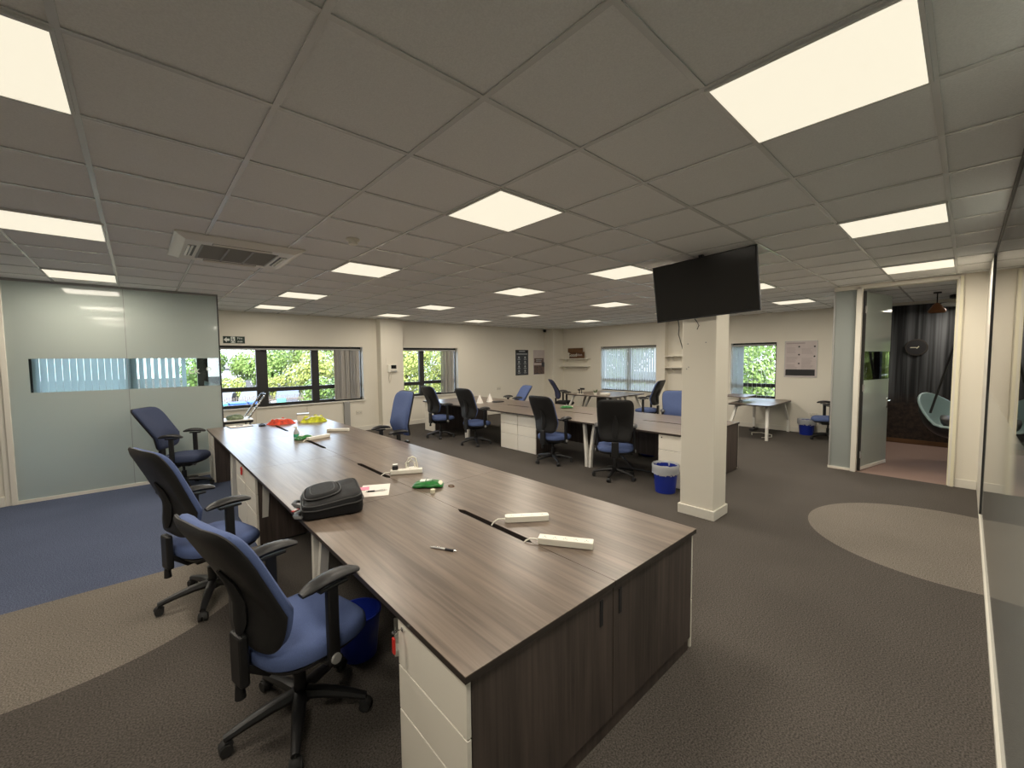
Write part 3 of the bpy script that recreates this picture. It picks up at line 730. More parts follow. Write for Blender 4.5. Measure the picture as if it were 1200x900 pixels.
chB = make_chair('office_chair', 'black office chair with navy back edge at the left of the far table', (8.86, 6.66, 0), D(-38), 'blackf', 'shellb')
raise_back(chB, .02, 8)
raise_back(chairA, -.03, 3)

# ------------------------------------------------------------------ bins
def bin_(label, x, y, liner=True, h=.30, r=.145):
    t = thing('waste_bin', label, 'bin', (x, y, 0), 0, 'blue waste bins')
    part('bucket', MB().lathe([(.0, .004), (r*.78, .004), (r*.79, 0), (r*.99, h-.01), (r*1.04, h-.01), (r*1.04, h), (r*.96, h), (r*.76, .01), (0, .01)], n=32, cap0=False, cap1=False), 'binb', t, True)
    if liner:
        rr = random.Random(int(x*100)); R = []
        for rad, z in ((r*.93, h-.10), (r*.97, h+.005), (r*1.04, h+.025), (r*1.09, h+.008), (r*1.09, h-.045), (r*1.085, h-.09)):
            R.append([(rad*(1+rr.uniform(-.02, .025))*math.cos(2*PI*k/40), rad*(1+rr.uniform(-.02, .025))*math.sin(2*PI*k/40), z+(rr.uniform(-.02, .02) if z < h-.03 else rr.uniform(-.005, .006))) for k in range(40)])
        part('liner', MB().rings(R, False, False), 'liner', t, True)
    return t
bin_('blue bin with white liner standing before the drawers left of the pillar', 4.51, 1.235, h=.34, r=.155)
bin_('blue bin under the rear desk behind the chair seen from behind', 6.15, 2.42, h=.34, r=.15)
bin_('blue bin against the far wall beside the half hidden chair', 10.42, 1.0, liner=True, h=.32, r=.16)
bin_('blue bin under the front desks beside the far white leg', .60, 4.42, h=.32, r=.15)
bin_('blue bin in the shadow under the nearest desk', .43, 1.03, liner=False, h=.26, r=.125)

# ------------------------------------------------------------------ television
tv = thing('television', 'black flat television hung high in front of the pillar', 'television', (3.80, .505, 2.43)); tv.rotation_euler = (D(-2.6), D(-7), 0)
part('screen_case', MB().box(-.006, .03, -.515, .515, -.30, .30, .004), 'posterh', tv)
part('screen', MB().box(-.0085, -.005, -.503, .503, -.285, .29), 'screen', tv)
part('rear_housing', MB().box(.03, .07, -.36, .36, -.22, .18, .012), 'posterh', tv)
part('mount_arm', MB().box(.07, .16, -.12, .12, -.10, .10, .004), 'posterh', tv)
mb = MB().box(.02, .06, -.02, .02, .30, .325)
part('bracket', mb, 'posterh', tv)
tag(part('power_cable', MB().tube([(3.90, .80, 2.14), (3.97, .82, 2.06), (3.98, .83, 1.98), (4.0, .815, 1.9), (4.02, .80, 1.82), (4.05, .785, 1.74), (4.10, .782, 1.70)], .005, 6), 'posterh'), 'black cable dangling below the television down the pillar side', 'cable')
tag(part('power_cable', MB().tube([(3.90, .62, 2.13), (3.91, .60, 2.10), (3.915, .58, 2.06), (3.92, .60, 2.02)], .005, 6), 'posterh'), 'short black cable looping below the television on the pillar face', 'cable')

# ------------------------------------------------------------------ wall things
def sign_txt(): pass
t = thing('exit_sign', 'dark green exit sign above the large left window', 'sign', (1.0, YN, 2.17))
part('board', MB().box(-.185, .185, -.008, 0, -.07, .07, .002), 'signg', t)
part('arrow', MB().prism([(-.175, 0), (-.125, .05), (-.125, .022), (-.075, .022), (-.075, -.022), (-.125, -.022), (-.125, -.05)], -.011, -.008, 'y'), 'signw', t)
mb = MB().box(-.055, .015, -.0105, -.008, -.062, .062)
o = part('pictogram', mb, 'signw', t)
mb = MB().ball((-.03, -.012, .04), .010, (1, .3, 1), 10)
for a, b in (((-.028, .025), (-.018, -.01)), ((-.018, -.01), (-.04, -.03)), ((-.04, -.03), (-.048, -.05)), ((-.018, -.01), (-.002, -.03)), ((-.002, -.03), (.006, -.052)), ((-.027, .02), (-.046, .005)), ((-.027, .02), (-.004, .008))):
    mb.cyl((a[0], -.0115, a[1]), (b[0], -.0115, b[1]), .005, n=8)
part('running_figure', mb, 'signg', o)
text('lettering', 'Fire', .058, 'signw', t, (.10, -.0095, .031), (PI/2, 0, 0), .001)
text('lettering', 'exit', .058, 'signw', t, (.10, -.0095, -.031), (PI/2, 0, 0), .001)

t = thing('intercom', 'white video intercom with black screen on the pier', 'intercom', (4.27, 8.42, 1.56))
part('backplate', MB().box(-.14, .14, -.006, 0, -.02, .22, .002), 'wall', t)
part('housing', MB().box(-.12, .13, -.045, -.006, -.13, .06, .008), 'plastic', t)
part('screen', MB().box(-.03, .11, -.048, -.044, -.045, .045), 'screen', t)
part('handset', MB().box(-.115, -.055, -.07, -.045, -.125, .055, .008), 'plastic', t)
part('button_strip', MB().box(-.05, .125, -.05, -.044, -.12, -.095, .002), 'grey', t)
part('handset_cord', MB().tube([(-.09, -.05, -.13), (-.095, -.03, -.25), (-.075, -.02, -.37), (-.06, -.02, -.40), (-.045, -.02, -.36), (-.03, -.03, -.25), (-.03, -.04, -.13)], .006, 6), 'sock', t)
def socket(label, axis, x, y, z):
    t = thing('wall_socket', label, 'socket', (x, y, z), 0 if axis == 'x' else -PI/2)
    part('faceplate', MB().box(-.075, .075, -.012, 0, -.045, .045, .004), 'sock', t)
    part('pin_holes', MB().box(-.05, -.02, -.0135, -.011, -.012, .0).box(.02, .05, -.0135, -.011, -.012, .0), 'grey', t)
    part('switch', MB().box(-.045, -.03, -.016, -.011, .014, .03).box(.03, .045, -.016, -.011, .014, .03), 'plastic', t)
socket('double wall socket under the right end of the large window', 'x', 3.5, YN, .46)
socket('double wall socket low on the far wall above the corner bin', 'y', XE, .93, .42)
socket('double wall socket behind the tilted light blue chair on the window wall', 'x', 8.0, YN, .80)

t = thing('poster', 'tall charcoal poster with eight pale icons on the window wall', 'poster', (9.03, YN, 1.61))
part('sheet', MB().box(-.29, .29, -.008, 0, -.42, .42), 'posterd', t)
part('header', MB().box(-.29, .29, -.010, -.008, .33, .42).box(-.29, .29, -.010, -.008, -.42, -.40), 'posterh', t)
mb = MB().box(-.14, .14, -.012, -.008, .36, .385).box(-.24, .24, -.012, -.008, .27, .295)
for cx in (-.14, .14):
    for r_ in range(4):
        z = .17-.15*r_; mb.cyl((cx, -.008, z), (cx, -.011, z), .035, n=14)
        mb.box(cx-.07, cx+.07, -.011, -.008, z-.062, z-.052).box(cx-.05, cx+.05, -.011, -.008, z-.082, z-.072)
part('print', mb, 'posterl', t)
t = thing('poster', 'poster with pale top and photographs below, right of the charcoal poster', 'poster', (9.85, YN, 1.61))
part('sheet', MB().box(-.28, .27, -.006, 0, -.42, .42), 'posterw', t)
part('photographs', MB().box(-.24, .22, -.009, -.006, -.02, .14).box(-.26, .25, -.009, -.006, -.41, -.10), 'photo', t)
part('caption', MB().box(.12, .26, -.011, -.006, -.16, .0).box(-.25, -.02, -.0105, -.006, -.40, -.37), 'posterd', t)
mb = MB().box(-.16, .14, -.011, -.009, .08, .10).box(-.16, .10, -.011, -.009, .03, .05)
part('print', mb, 'posterl', t)
t = thing('poster', 'framed white notice poster with a black foot on the far wall', 'poster', (XE, 1.205, 1.665), -PI/2)
part('sheet', MB().box(-.30, .30, -.012, 0, -.40, .40), 'posterw', t)
part('foot_band', MB().box(-.285, .275, -.014, -.012, -.375, -.235), 'posterh', t)
mb = MB(); rr = random.Random(4)
for cx, zs in ((-.15, (.26, .05, -.12)), (.14, (.24, .02, -.10))):
    for z0 in zs:
        for k in range(6): mb.box(cx-.12, cx+rr.uniform(.03, .10), -.0135, -.012, z0-.022*k-.008, z0-.022*k)
mb.box(-.28, .08, -.0135, -.012, .345, .372)
part('print', mb, 'posterg', t)
mb = MB()
for cx, z in ((-.03, .28), (-.03, .10), (-.03, -.10), (.26, .28), (.26, .06)): mb.cyl((cx, -.012, z), (cx, -.0145, z), .018, n=14)
part('bullet_marks', mb, 'posterh', t)
part('frame', MB().box(-.31, .31, -.016, 0, .40, .412).box(-.31, .31, -.016, 0, -.412, -.40).box(-.312, -.30, -.016, 0, -.412, .412).box(.30, .312, -.016, 0, -.412, .412), 'silver', t)

def shelf(label, y0, y1, z, d=.22):
    t = thing('wall_shelf', label, 'shelf', (XE, (y0+y1)/2, z)); h = (y1-y0)/2
    part('board', MB().box(-d, 0, -h, h, -.022, 0, .002), 'white', t)
    for s in (-1, 1): part('bracket', MB().prism([(0, -.022), (-d*.8, -.022), (0, -.13)], s*h*.75-.01, s*h*.75+.01, 'y'), 'white', t)
shelf('upper white shelf carrying the wooden sign', 7.05, 8.20, 1.735)
shelf('lower white shelf under the wooden sign', 7.05, 8.20, 1.475)
shelf('upper white shelf just left of the pillar on the far wall', 3.2, 4.34, 1.775)
shelf('lower white shelf just left of the pillar on the far wall', 3.2, 4.34, 1.46)
t = thing('wooden_sign', 'brown wooden plank sign with pale lettering on the upper shelf', 'sign', (XE-.10, 7.56, 1.735))
part('plank', MB().box(-.012, .012, -.33, .31, 0, .21, .004), 'brown', t)
part('plank', MB().box(-.026, -.004, -.27, .36, .20, .345, .004), 'brown', t)
text('lettering', 'Good', .17, 'signw', t, (-.0135, .17, .11), (PI/2, 0, -PI/2), .002)
text('lettering', 'vibes', .12, 'posterw', t, (-.0135, -.13, .115), (PI/2, 0, -PI/2), .002)

# ------------------------------------------------------------------ things on the front desks
def power_strip(label, x, y, ang, L=.27, rounded=False, cord=None, n=4):
    t = thing('power_strip', label, 'power strip', (x, y, TOP), D(ang), 'white power strips')
    if rounded: part('housing', MB().prism(outline(L, .058, 8, 40), .003, .036), 'plastic', t, True)
    else: part('housing', MB().box(-L/2, L/2, -.03, .03, .002, .038, .004), 'plastic', t)
    mb = MB(); z = .0365 if rounded else .0385
    for k in range(n):
        c = -L/2+L*(k+.62)/(n+.25)
        mb.box(c-.002, c+.002, -.004, .006, z-.001, z+.0006).box(c-.010, c-.006, -.014, -.009, z-.001, z+.0006).box(c+.006, c+.010, -.014, -.009, z-.001, z+.0006)
    part('socket_holes', mb, 'grey', t)
    if cord: part('cord', MB().tube([(-L/2+.005, 0, .018), (-L/2-.02, -.003, .018), (-L/2-.045, cord[1]*.4, .02), (-L/2-.07, cord[1]*.8, .008), (-L/2-.085, cord[1], -.012)], .0045, 8), 'plastic', t, True)
    return t
import math as _m
def seg(a, b):
    dx, dy = b[0]-a[0], b[1]-a[1]; return ((a[0]+b[0])/2, (a[1]+b[1])/2, _m.degrees(_m.atan2(dy, dx)), _m.hypot(dx, dy))
x, y, an, L = seg((1.175, .545), (1.375, .395)); power_strip('white rounded power strip on the front desk, farther of the near two', x, y, an, L+.02, True, (0, -.02))
x, y, an, L = seg((1.115, .20), (1.262, -.03)); power_strip('white square ended power strip nearest the camera', x, y, an, L+.02, False, (0, -.015), 5)
x, y, an, L = seg((1.13, 2.03), (1.37, 1.90)); ps3 = power_strip('white power strip with plugs beside the green packet on the front desk', x, y, an, L, False, (0, -.03))
x, y, an, L = seg((1.10, 4.22), (1.34, 4.30)); power_strip('white power strip behind the spray bottle on the front desk', x, y, an, L+.05, False, (0, -.03))
x, y, an, L = seg((1.50, 4.74), (1.71, 4.56)); power_strip('white power strip lying farthest to the right on the front desks', x, y, an, L+.03, False, None)
t = thing('plug', 'black plug standing in the power strip beside the green packet', 'plug', (1.17, 2.02, TOP+.038), D(-28))
part('body', MB().box(-.025, .025, -.022, .022, 0, .035, .008), 'posterh', t); part('cap', MB().box(-.022, .022, -.02, .02, .035, .05, .004), 'silver', t)
t = thing('power_adapter', 'white charger block with looped cable behind the power strip with plugs', 'charger', (1.33, 2.02, TOP), D(-25))
part('block', MB().box(-.05, .05, -.03, .03, 0, .03, .006), 'plastic', t)
part('cable_loop', MB().tube([(-.045, 0, .025), (-.05, 0, .07), (-.025, 0, .115), (.01, 0, .125), (.035, 0, .11), (.045, 0, .06), (.05, .0, .02)], .009, 8).tube([(-.03, .01, .02), (-.03, .01, .075), (0, .01, .10), (.025, .01, .07), (.03, .01, .02)], .007, 8), 'plastic', t, True)

# backpack lying on its back
t = thing('backpack', 'black laptop bag lying on the front desk edge', 'bag', (.475, 1.56, TOP), D(-15))
def bw(a, b, h): return (a, b, h*(.72+.36*(a+.18)/.36) + (.006*math.sin(a*31+1)*math.sin(b*23) if h > .05 else 0))
BP = [(.022, 0), (.004, .10), (0, .30), (.002, .62), (.006, .86), (.020, .96), (.04, 1.0)]
bb = part('body', cushion(.37, .44, .125, 9, BP, bw, 72), 'bag', t, True)
def pw(a, b, h): return (a-.055, b*(1-.12*max(0, a)/.1)+.03, .118*(.72+.36*(a+.125)/.36)+h+.004)
b = part('front_pocket', cushion(.22, .33, .030, 3.4, [(0, 0), (.003, .4), (.016, .85), (.032, 1.0)], pw, 48), 'bag', t, True)
part('zip', MB().tube([pw(x_, y_, .012) for x_, y_ in outline(.226, .336, 3.4, 48)], .0045, 6, closed=True), 'bagt', b)
part('seam_piping', MB().tube([pw(x_, y_, .029) for x_, y_ in outline(.15, .25, 3.4, 40)], .003, 6, closed=True), 'bagt', b)
part('zip', MB().tube([bw(x_, y_, .082) for x_, y_ in outline(.374, .444, 9, 64)], .0045, 6, closed=True), 'bagt', t)
part('seam_piping', MB().tube([bw(x_, y_, .115) for x_, y_ in outline(.352, .422, 9, 64)], .004, 6, closed=True), 'bagt', t)
part('top_handle', MB().tube([(-.185, -.06, .05), (-.215, -.05, .06), (-.228, 0, .06), (-.215, .05, .06), (-.185, .06, .05)], .010, 8, 1.6), 'bagt', t, True)
part('shoulder_strap', MB().tube([(-.17, -.19, .02), (-.205, -.16, .016), (-.215, -.10, .014), (-.19, -.04, .012)], .011, 8, 2.0), 'bagt', t, True)
t = thing('paper_sheet', 'white sheet of paper beside the black bag', 'paper', (.845, 1.70, TOP), D(-28))
part('sheet', MB().box(-.105, .105, -.148, .148, 0.0005, .0022), 'paper', t)
t = thing('sticky_note', 'pink sticky note on the white sheet', 'note', (.79, 1.79, TOP+.0025), D(-24)); part('note', MB().box(-.042, .042, -.04, .04, 0, .002), 'pink', t)
def pen(label, x, y, ang, z=TOP):
    t = thing('pen', label, 'pen', (x, y, z), D(ang))
    part('barrel', MB().cyl((-.07, 0, .006), (.005, 0, .006), .0055, n=12).cyl((-.085, 0, .006), (-.07, 0, .006), .003, n=8), 'silver', t, True)
    part('grip', MB().cyl((.005, 0, .006), (.058, 0, .006), .0062, n=12), 'posterh', t, True)
    part('tip', MB().cyl((.058, 0, .006), (.072, 0, .006), .005, .001, 12), 'chrome', t, True)
    part('clip', MB().box(-.07, -.03, -.0015, .0015, .0115, .0135), 'chrome', t)
    return t
pen('silver and black pen lying in the middle of the nearest desk', .685, .485, -62)
pen('black pen lying on the white sheet', .83, 1.66, 155, TOP+.003)
def packet(label, x, y, ang, L=.24, z=TOP):
    t = thing('wipes_packet', label, 'packet', (x, y, z), D(ang), 'green wipes packets')
    part('pouch', cushion(L, .125, .05, 5, [(.012, 0), (0, .3), (.002, .6), (.02, .92), (.035, 1.0)], lambda a, b, h: (a, b, max(.001, h*(1-.55*(abs(a)/(L/2))**3)+.003*math.sin(a*60)*math.cos(b*50))), 48), 'green', t, True)
    part('label_patch', cushion(.07, .09, .012, 4, [(.0, 0), (.005, .7), (.01, 1.)], lambda a, b, h: (a+L*.33, b, h+.026), 24), 'cream', t, True)
    part('print', MB().box(-.06, -.02, -.03, .03, .050, .0525, .001).box(-.01, .03, -.02, .025, .051, .0535, .001), 'signw', t)
    return t
packet('green wipes packet lying across the joint of the front desks', 1.19, 1.50, -38)
packet('green packet beside the spray bottle at the far end of the front desks', 1.07, 4.36, 25, .22)
packet('green wipes packet lying on the rear desk', 5.92, 4.08, -40, .26)
t = thing('bottle_cap', 'cream cap beside the green wipes packet', 'cap', (1.135, 1.34, TOP)); part('cap', MB().lathe([(.018, 0), (.018, .026), (.016, .028)], n=20), 'cream', t, True)
tag(part('hair_tie', MB().tube([(1.325+.02*math.cos(a), 1.375+.028*math.sin(a), TOP+.003) for a in (2*PI*k/18 for k in range(18))], .003, 6, closed=True), 'brown'), 'small dark loop right of the green wipes packet', 'hair tie')
t = thing('tag_strip', 'small red and white tag at the edge beside the black bag', 'tag', (.275, 1.66, TOP), D(30)); part('tag', MB().box(-.03, .03, -.012, .012, 0, .004), 'red', t); part('stripe', MB().box(-.01, .01, -.012, .012, .004, .005), 'paper', t)
t = thing('spray_bottle', 'clear white spray bottle at the far end of the front desks', 'bottle', (1.02, 4.50, TOP))
part('body', MB().lathe([(.03, 0), (.033, .01), (.033, .075), (.026, .10), (.013, .115), (.013, .125)], n=20), 'liner', t, True)
part('label', MB().lathe([(.0337, .015), (.0337, .055)], n=20, cap0=False, cap1=False), 'sgreen', t, True)
part('nozzle', MB().cyl((0, 0, .125), (0, 0, .14), .012).box(-.035, .012, -.008, .008, .138, .152, .003), 'plastic', t, True)

def vest(label, x, y, ang, sx, sy, h, m, seed, cat):
    t = thing('safety_vest', label, 'vest', (x, y, TOP), D(ang)); rr = random.Random(seed); mb = MB()
    nx, ny = 44, 34; V = []
    ph = [(rr.uniform(0, 6), rr.uniform(-60, 60), rr.uniform(-60, 60)) for _ in range(9)]
    for i in range(nx+1):
        row = []
        for j in range(ny+1):
            u, v = i/nx*2-1, j/ny*2-1; r = max(abs(u), abs(v)); q = math.hypot(u, v)
            k = 1 if q < 1e-6 else r/q
            px, py = u*k*sx*(1+.1*math.sin(3*math.atan2(v, u)+seed)), v*k*sy*(1+.12*math.sin(4*math.atan2(v, u)+seed))
            f = max(0, 1-(r)**3)
            z = h*f*(.62+.22*sum(math.sin(a+px*b+py*c) for a, b, c in ph)/2.2)
            row.append(mb.bm.verts.new((px, py, max(.002, z))))
        V.append(row)
    for i in range(nx):
        for j in range(ny): mb.bm.faces.new((V[i][j], V[i+1][j], V[i+1][j+1], V[i][j+1]))
    part('cloth', mb, m, t, True)
    part('reflective_band', MB().tube([(-sx*.7, -sy*.3, h*.42), (-sx*.3, -sy*.15, h*.66), (sx*.1, -sy*.25, h*.74), (sx*.5, -sy*.1, h*.58)], .014, 6, 1), 'band', t, True)
    return t
vest('crumpled orange safety vest at the far end of the front desks', 1.19, 6.03, -30, .21, .16, .11, 'hiorange', 2, 'vest')
vest('crumpled yellow safety vest right of the orange one', 1.66, 5.88, -10, .21, .15, .12, 'hiyellow', 5, 'vest')
t = thing('glove', 'black glove lying left of the orange vest', 'glove', (.93, 6.04, TOP), D(-100))
part('palm', cushion(.10, .085, .035, 3, PROF, lambda a, b, h: (a, b, h), 24), 'posterh', t, True)
for k in range(4): part('finger', MB().tube([(.04, -.03+.02*k, .015), (.08, -.034+.022*k, .02), (.115, -.036+.024*k, .012)], .010, 8), 'posterh', t, True)
t = thing('white_box', 'small white box behind the yellow vest', 'box', (1.55, 6.12, TOP), D(-20))
part('carton', MB().box(-.09, .09, -.05, .05, 0, .12, .004), 'plastic', t); part('lid_edge', MB().box(-.092, .092, -.052, .052, .10, .125, .003), 'silver', t)
t = thing('clipboard', 'white sheets on a clipboard at the far left end of the front desks', 'clipboard', (.66, 6.18, TOP), D(5))
part('board', MB().box(-.15, .15, -.11, .11, 0, .006, .002), 'posterh', t); part('sheet', MB().box(-.145, .14, -.105, .105, .006, .010), 'paper', t); part('clip', MB().box(-.05, .04, .0, .02, .010, .018, .003), 'posterh', t)

# trolley behind the desks
t = thing('trolley', 'black platform trolley with slanted chrome handle beyond the front desks', 'trolley', (.78, 7.35, 0))
part('platform', MB().box(-.25, .22, -.25, .25, .66, .70, .01), 'posterh', t)
part('trim', MB().box(-.26, .23, -.26, .26, .70, .715, .006), 'plastic', t)
for sx in (-.2, .18):
    for sy in (-.2, .2):
        part('leg', MB().cyl((sx, sy, .06), (sx, sy, .66), .016), 'grey', t, True)
        part('wheel', MB().cyl((sx, sy-.015, .045), (sx, sy+.015, .045), .045), 'rubber', t, True)
part('handle', MB().tube([(.16, -.17, .72), (.30, -.17, .93), (.42, -.16, 1.10), (.44, -.10, 1.135), (.445, 0, 1.14), (.44, .10, 1.135), (.42, .16, 1.10), (.30, .17, .93), (.16, .17, .72)], .016, 10), 'chrome', t, True)
part('grip', MB().tube([(.427, -.14, 1.115), (.445, -.06, 1.138), (.445, .06, 1.138), (.427, .14, 1.115)], .022, 10), 'posterh', t, True)
t = thing('plastic_bag', 'crumpled green bag lying on the black trolley', 'bag', (.76, 7.30, .716)); rr = random.Random(9)
part('bag', cushion(.26, .22, .06, 3, PROF, lambda a, b, h: (a, b, max(0, h*(1+.4*math.sin(a*40+b*30)))), 30), 'pgreen', t, True)

# cables under the nearest desk
t = thing('power_strip', 'white power strip on the floor under the nearest desk', 'power strip', (.66, .98, 0), D(65))
part('housing', MB().box(-.16, .16, -.03, .03, 0, .04, .004), 'plastic', t)
for k in (-.08, .0): part('plug', MB().box(k-.025, k+.025, -.025, .025, .04, .085, .008), 'plastic', t)
tag(part('cable', MB().tube([(.74, 1.13, .02), (.86, 1.25, .012), (1.0, 1.3, .3), (1.05, 1.5, .60)], .006, 6), 'posterh'), 'black cable dropping from the desk to the power strip on the floor', 'cable')
tag(part('cable', MB().tube([(9.3, 1.55, .008), (9.5, 1.42, .008), (9.8, 1.5, .008), (9.95, 1.75, .008), (9.8, 1.9, .008), (9.5, 1.8, .008)], .009, 6), 'sock'), 'pale cable looped on the carpet under the table by the small window', 'cable')
t = thing('cable_box', 'black cable box on the floor under the table by the small window', 'box', (10.25, 2.0, 0)); part('case', MB().box(-.16, .16, -.05, .05, 0, .05, .012), 'posterh', t); part('plug', MB().box(-.03, .03, -.02, .02, .05, .08, .006), 'posterh', t)
tag(part('cable', MB().tube([(5.3, 1.6, .03), (5.05, 1.75, .05), (5.1, 2.05, .03), (5.3, 2.3, .08), (5.42, 2.6, .2), (5.44, 2.6, .5)], .012, 8), 'posterh'), 'black cable bundle sagging under the rear desk by the pillar', 'cable')

# things on the rear desk and far table
def napkin(label, x, y):
    t = thing('table_card', label, 'card', (x, y, TOP), D(25), 'white folded cards')
    part('card', MB().lathe([(.075, 0), (.058, .06), (.022, .15), (.006, .19)], n=10), 'paper', t)
    part('fold', MB().lathe([(.085, 0), (.07, .008), (.0, .012)], n=16, cap1=False), 'signw', t)
napkin('left of two white cone shaped paper cards on the rear desk', 5.33, 6.18); napkin('right of two white cone shaped paper cards on the rear desk', 5.66, 6.22)
tag(part('phone_tray', MB().box(5.62, 5.86, 5.93, 6.10, TOP, TOP+.02, .006), 'posterh'), 'flat black tray beside the white paper cards', 'tray')
t = thing('desk_gadget', 'small black desk stand on the far table', 'stand', (8.68, 5.92, TOP))
part('foot', MB().box(-.05, .05, -.08, .08, 0, .02, .005), 'plastic', t); part('post', MB().cyl((0, .03, .02), (0, .03, .14), .015).cyl((0, -.05, .02), (0, -.05, .16), .012), 'posterh', t); part('head', MB().box(-.02, .02, -.14, .0, .13, .18, .008).box(-.02, .02, .0, .08, .10, .14, .008), 'posterh', t)
t = thing('potted_plant', 'small spiky plant in a white pot on the far table', 'plant', (8.75, 5.46, TOP))
part('pot', MB().lathe([(.04, 0), (.055, .07), (.05, .07), (.045, .06)], n=20), 'plastic', t, True)
mb = MB(); rr = random.Random(5)
for k in range(16):
    a = rr.uniform(0, 6.28); l = rr.uniform(.05, .09); mb.cyl((.02*math.cos(a), .02*math.sin(a), .055), ((.02+l*.6)*math.cos(a), (.02+l*.6)*math.sin(a), .07+l), .008, .001, 6)
part('leaves', mb, 'leaf3', t)
t = thing('white_tray', 'low white tray beside the small plant on the far table', 'tray', (8.86, 5.22, TOP)); part('tray', MB().box(-.08, .08, -.12, .12, 0, .05, .01), 'plastic', t); part('lid', MB().box(-.082, .082, -.122, .122, .05, .06, .004), 'paper', t)

# ------------------------------------------------------------------ lounge
t = thing('wall_clock', 'round dark clock with pale hands on the forest mural', 'clock', (XE-.02, -.665, 1.875), -PI/2)
part('case', MB().cyl((0, 0, 0), (0, -.035, 0), .16, .155, 36), 'edge', t, True)
part('dial', MB().cyl((0, -.035, 0), (0, -.038, 0), .135, n=36), 'posterh', t)
part('hands', MB().box(-.085, .005, -.044, -.040, -.008, .006).box(-.005, .045, -.044, -.040, -.006, .008, rot=(0, -.9, 0)), 'cream', t)
t = thing('hanging_chair', 'pale green scoop chair hanging on a black cord beyond the open door', 'chair', (9.0, -1.28, 0))
R = []; n = 32
def scoop(sc_, zo):
    out = []
    for i in range(9):
        v = i/8; ring = []
        for k in range(n):
            a = 2*PI*k/n; r = .47*math.sin(v*PI/2)**.8*sc_
            z = .42+.20*(1-math.cos(v*PI/2))**1.1+.46*v*v*max(0, math.cos(a-1.05))**1.1
            ring.append((r*math.cos(a), r*math.sin(a)*1.0, z+zo))
        out.append(ring)
    return out[1:]
part('shell', MB().rings(scoop(1.0, 0), True, False), 'bark', t, True)
part('lining', MB().rings(scoop(.95, .02), True, False), 'teal', t, True)
part('rim', MB().tube(scoop(.985, .01)[-1], .018, 8, closed=True), 'teal', t, True)
part('hanging_cord', MB().tube([(-.10, .32, .80), (0, .05, 2.1), (0, .02, H)], .016, 8).tube([(-.1, -.40, .72), (0, 0, 2.1)], .012, 8).tube([(.42, 0, .78), (0, .02, 2.1)], .012, 8), 'bark', t)
def pillow(label, x, y, z, rot, m):
    t = thing('cushion', label, 'cushion', (x, y, z)); t.rotation_euler = rot
    part('cover', cushion(.36, .36, .13, 3, [(0, .45), (.01, .6), (.05, .85), (.11, 1)], lambda a, b, h: (a, b, h), 32), m, t, True)
    part('underside', cushion(.36, .36, .13, 3, [(0, .45), (.01, .6), (.05, .85), (.11, 1)], lambda a, b, h: (a, b, .117-h), 32), m, t, True)
pillow('black cushion in the hanging chair', 8.86, -1.17, .60, (.75, -.2, 0), 'bagt'); pillow('pale cushion behind the black one in the hanging chair', 9.14, -1.42, .62, (.4, .3, .4), 'teal')
t = thing('pendant_light', 'small copper pendant light above the lounge', 'pendant light', (9.3, -.96, 0))
part('cord', MB().cyl((0, 0, 2.56), (0, 0, H), .008).cyl((0, 0, H-.02), (0, 0, H), .05), 'posterh', t); part('shade', MB().lathe([(.10, 2.42), (.11, 2.45), (.05, 2.55), (.02, 2.58)], n=24, cap0=False), 'copper', t, True)
t = thing('pendant_light', 'wide pale disc lamp partly hidden by the door frame', 'pendant light', (10.0, -1.28, 0))
part('disc', MB().lathe([(.0, 2.58), (.30, 2.58), (.31, 2.60), (.30, 2.62), (0, 2.64)], n=36, cap0=False, cap1=False), 'leg', t, True); part('rod', MB().cyl((0, 0, 2.63), (0, 0, H), .012).cyl((0, 0, H-.05), (0, 0, H), .2), 'posterh', t)

la = bpy.data.lights.new('lounge_fill', 'AREA'); la.shape = 'DISK'; la.size = .6; la.energy = 17; la.color = LAMP_C  # fill light added under the pale disc to brighten lounge and door
lo = bpy.data.objects.new('lounge_fill', la); COL.objects.link(lo); lo.parent = t; lo.location = (0, 0, 2.57)
# ------------------------------------------------------------------ outside
GZ = -2.6
struct('floor_outside', MB().box(-60, 120, -60, 150, GZ-.3, GZ), 'ground', label='pale tarmac outside')
def tree(label, x, y, r, h, m, seed, n=6000, ls=.19):
    t = thing('tree', label, 'tree', (x, y, GZ), 0, 'trees outside the windows'); rr = random.Random(seed)
    part('trunk', MB().tube([(0, 0, -.1), (.05, .02, h*.3), (0, .08, h*.6)], [r*.09, r*.07, r*.04], 8), 'trunk', t, True)
    mb = MB(); blobs = []
    for k in range(11):
        a = rr.uniform(0, 6.28); q = rr.uniform(.15, .75)*r; blobs.append((q*math.cos(a), q*math.sin(a), h*rr.uniform(.22, .82), r*rr.uniform(.35, .6)))
    for k in range(n):
        bx, by, bz, br = rr.choice(blobs); d = Vector((rr.gauss(0, 1), rr.gauss(0, 1), rr.gauss(0, 1))).normalized()*br*rr.uniform(.75, 1.05)
        p = Vector((bx, by, bz))+d; q = (d.normalized()+Vector((rr.uniform(-.7, .7), rr.uniform(-.7, .7), rr.uniform(-.4, .9)))).normalized()
        a = q.orthogonal().normalized()*ls*rr.uniform(.6, 1.1); b = q.cross(a).normalized()*ls*.6
        mb.bm.faces.new([mb.bm.verts.new(p+v) for v in (-a, -b, a, b)])
    part('crown', mb, m, t)
tree('lime green tree left in the large window', 4.6, 52, 2.3, 6.0, 'leaf1', 1)
tree('green tree in the left pane beside the pale gabled house', 9.4, 50, 2.6, 6.6, 'leaf1', 2)
tree('broad lime tree in the middle pane of the large window', 12.9, 43, 2.6, 5.6, 'leaf2', 3)
tree('deep green tree filling the middle pane of the large window', 12.6, 52, 3.2, 7.4, 'leaf1', 4)
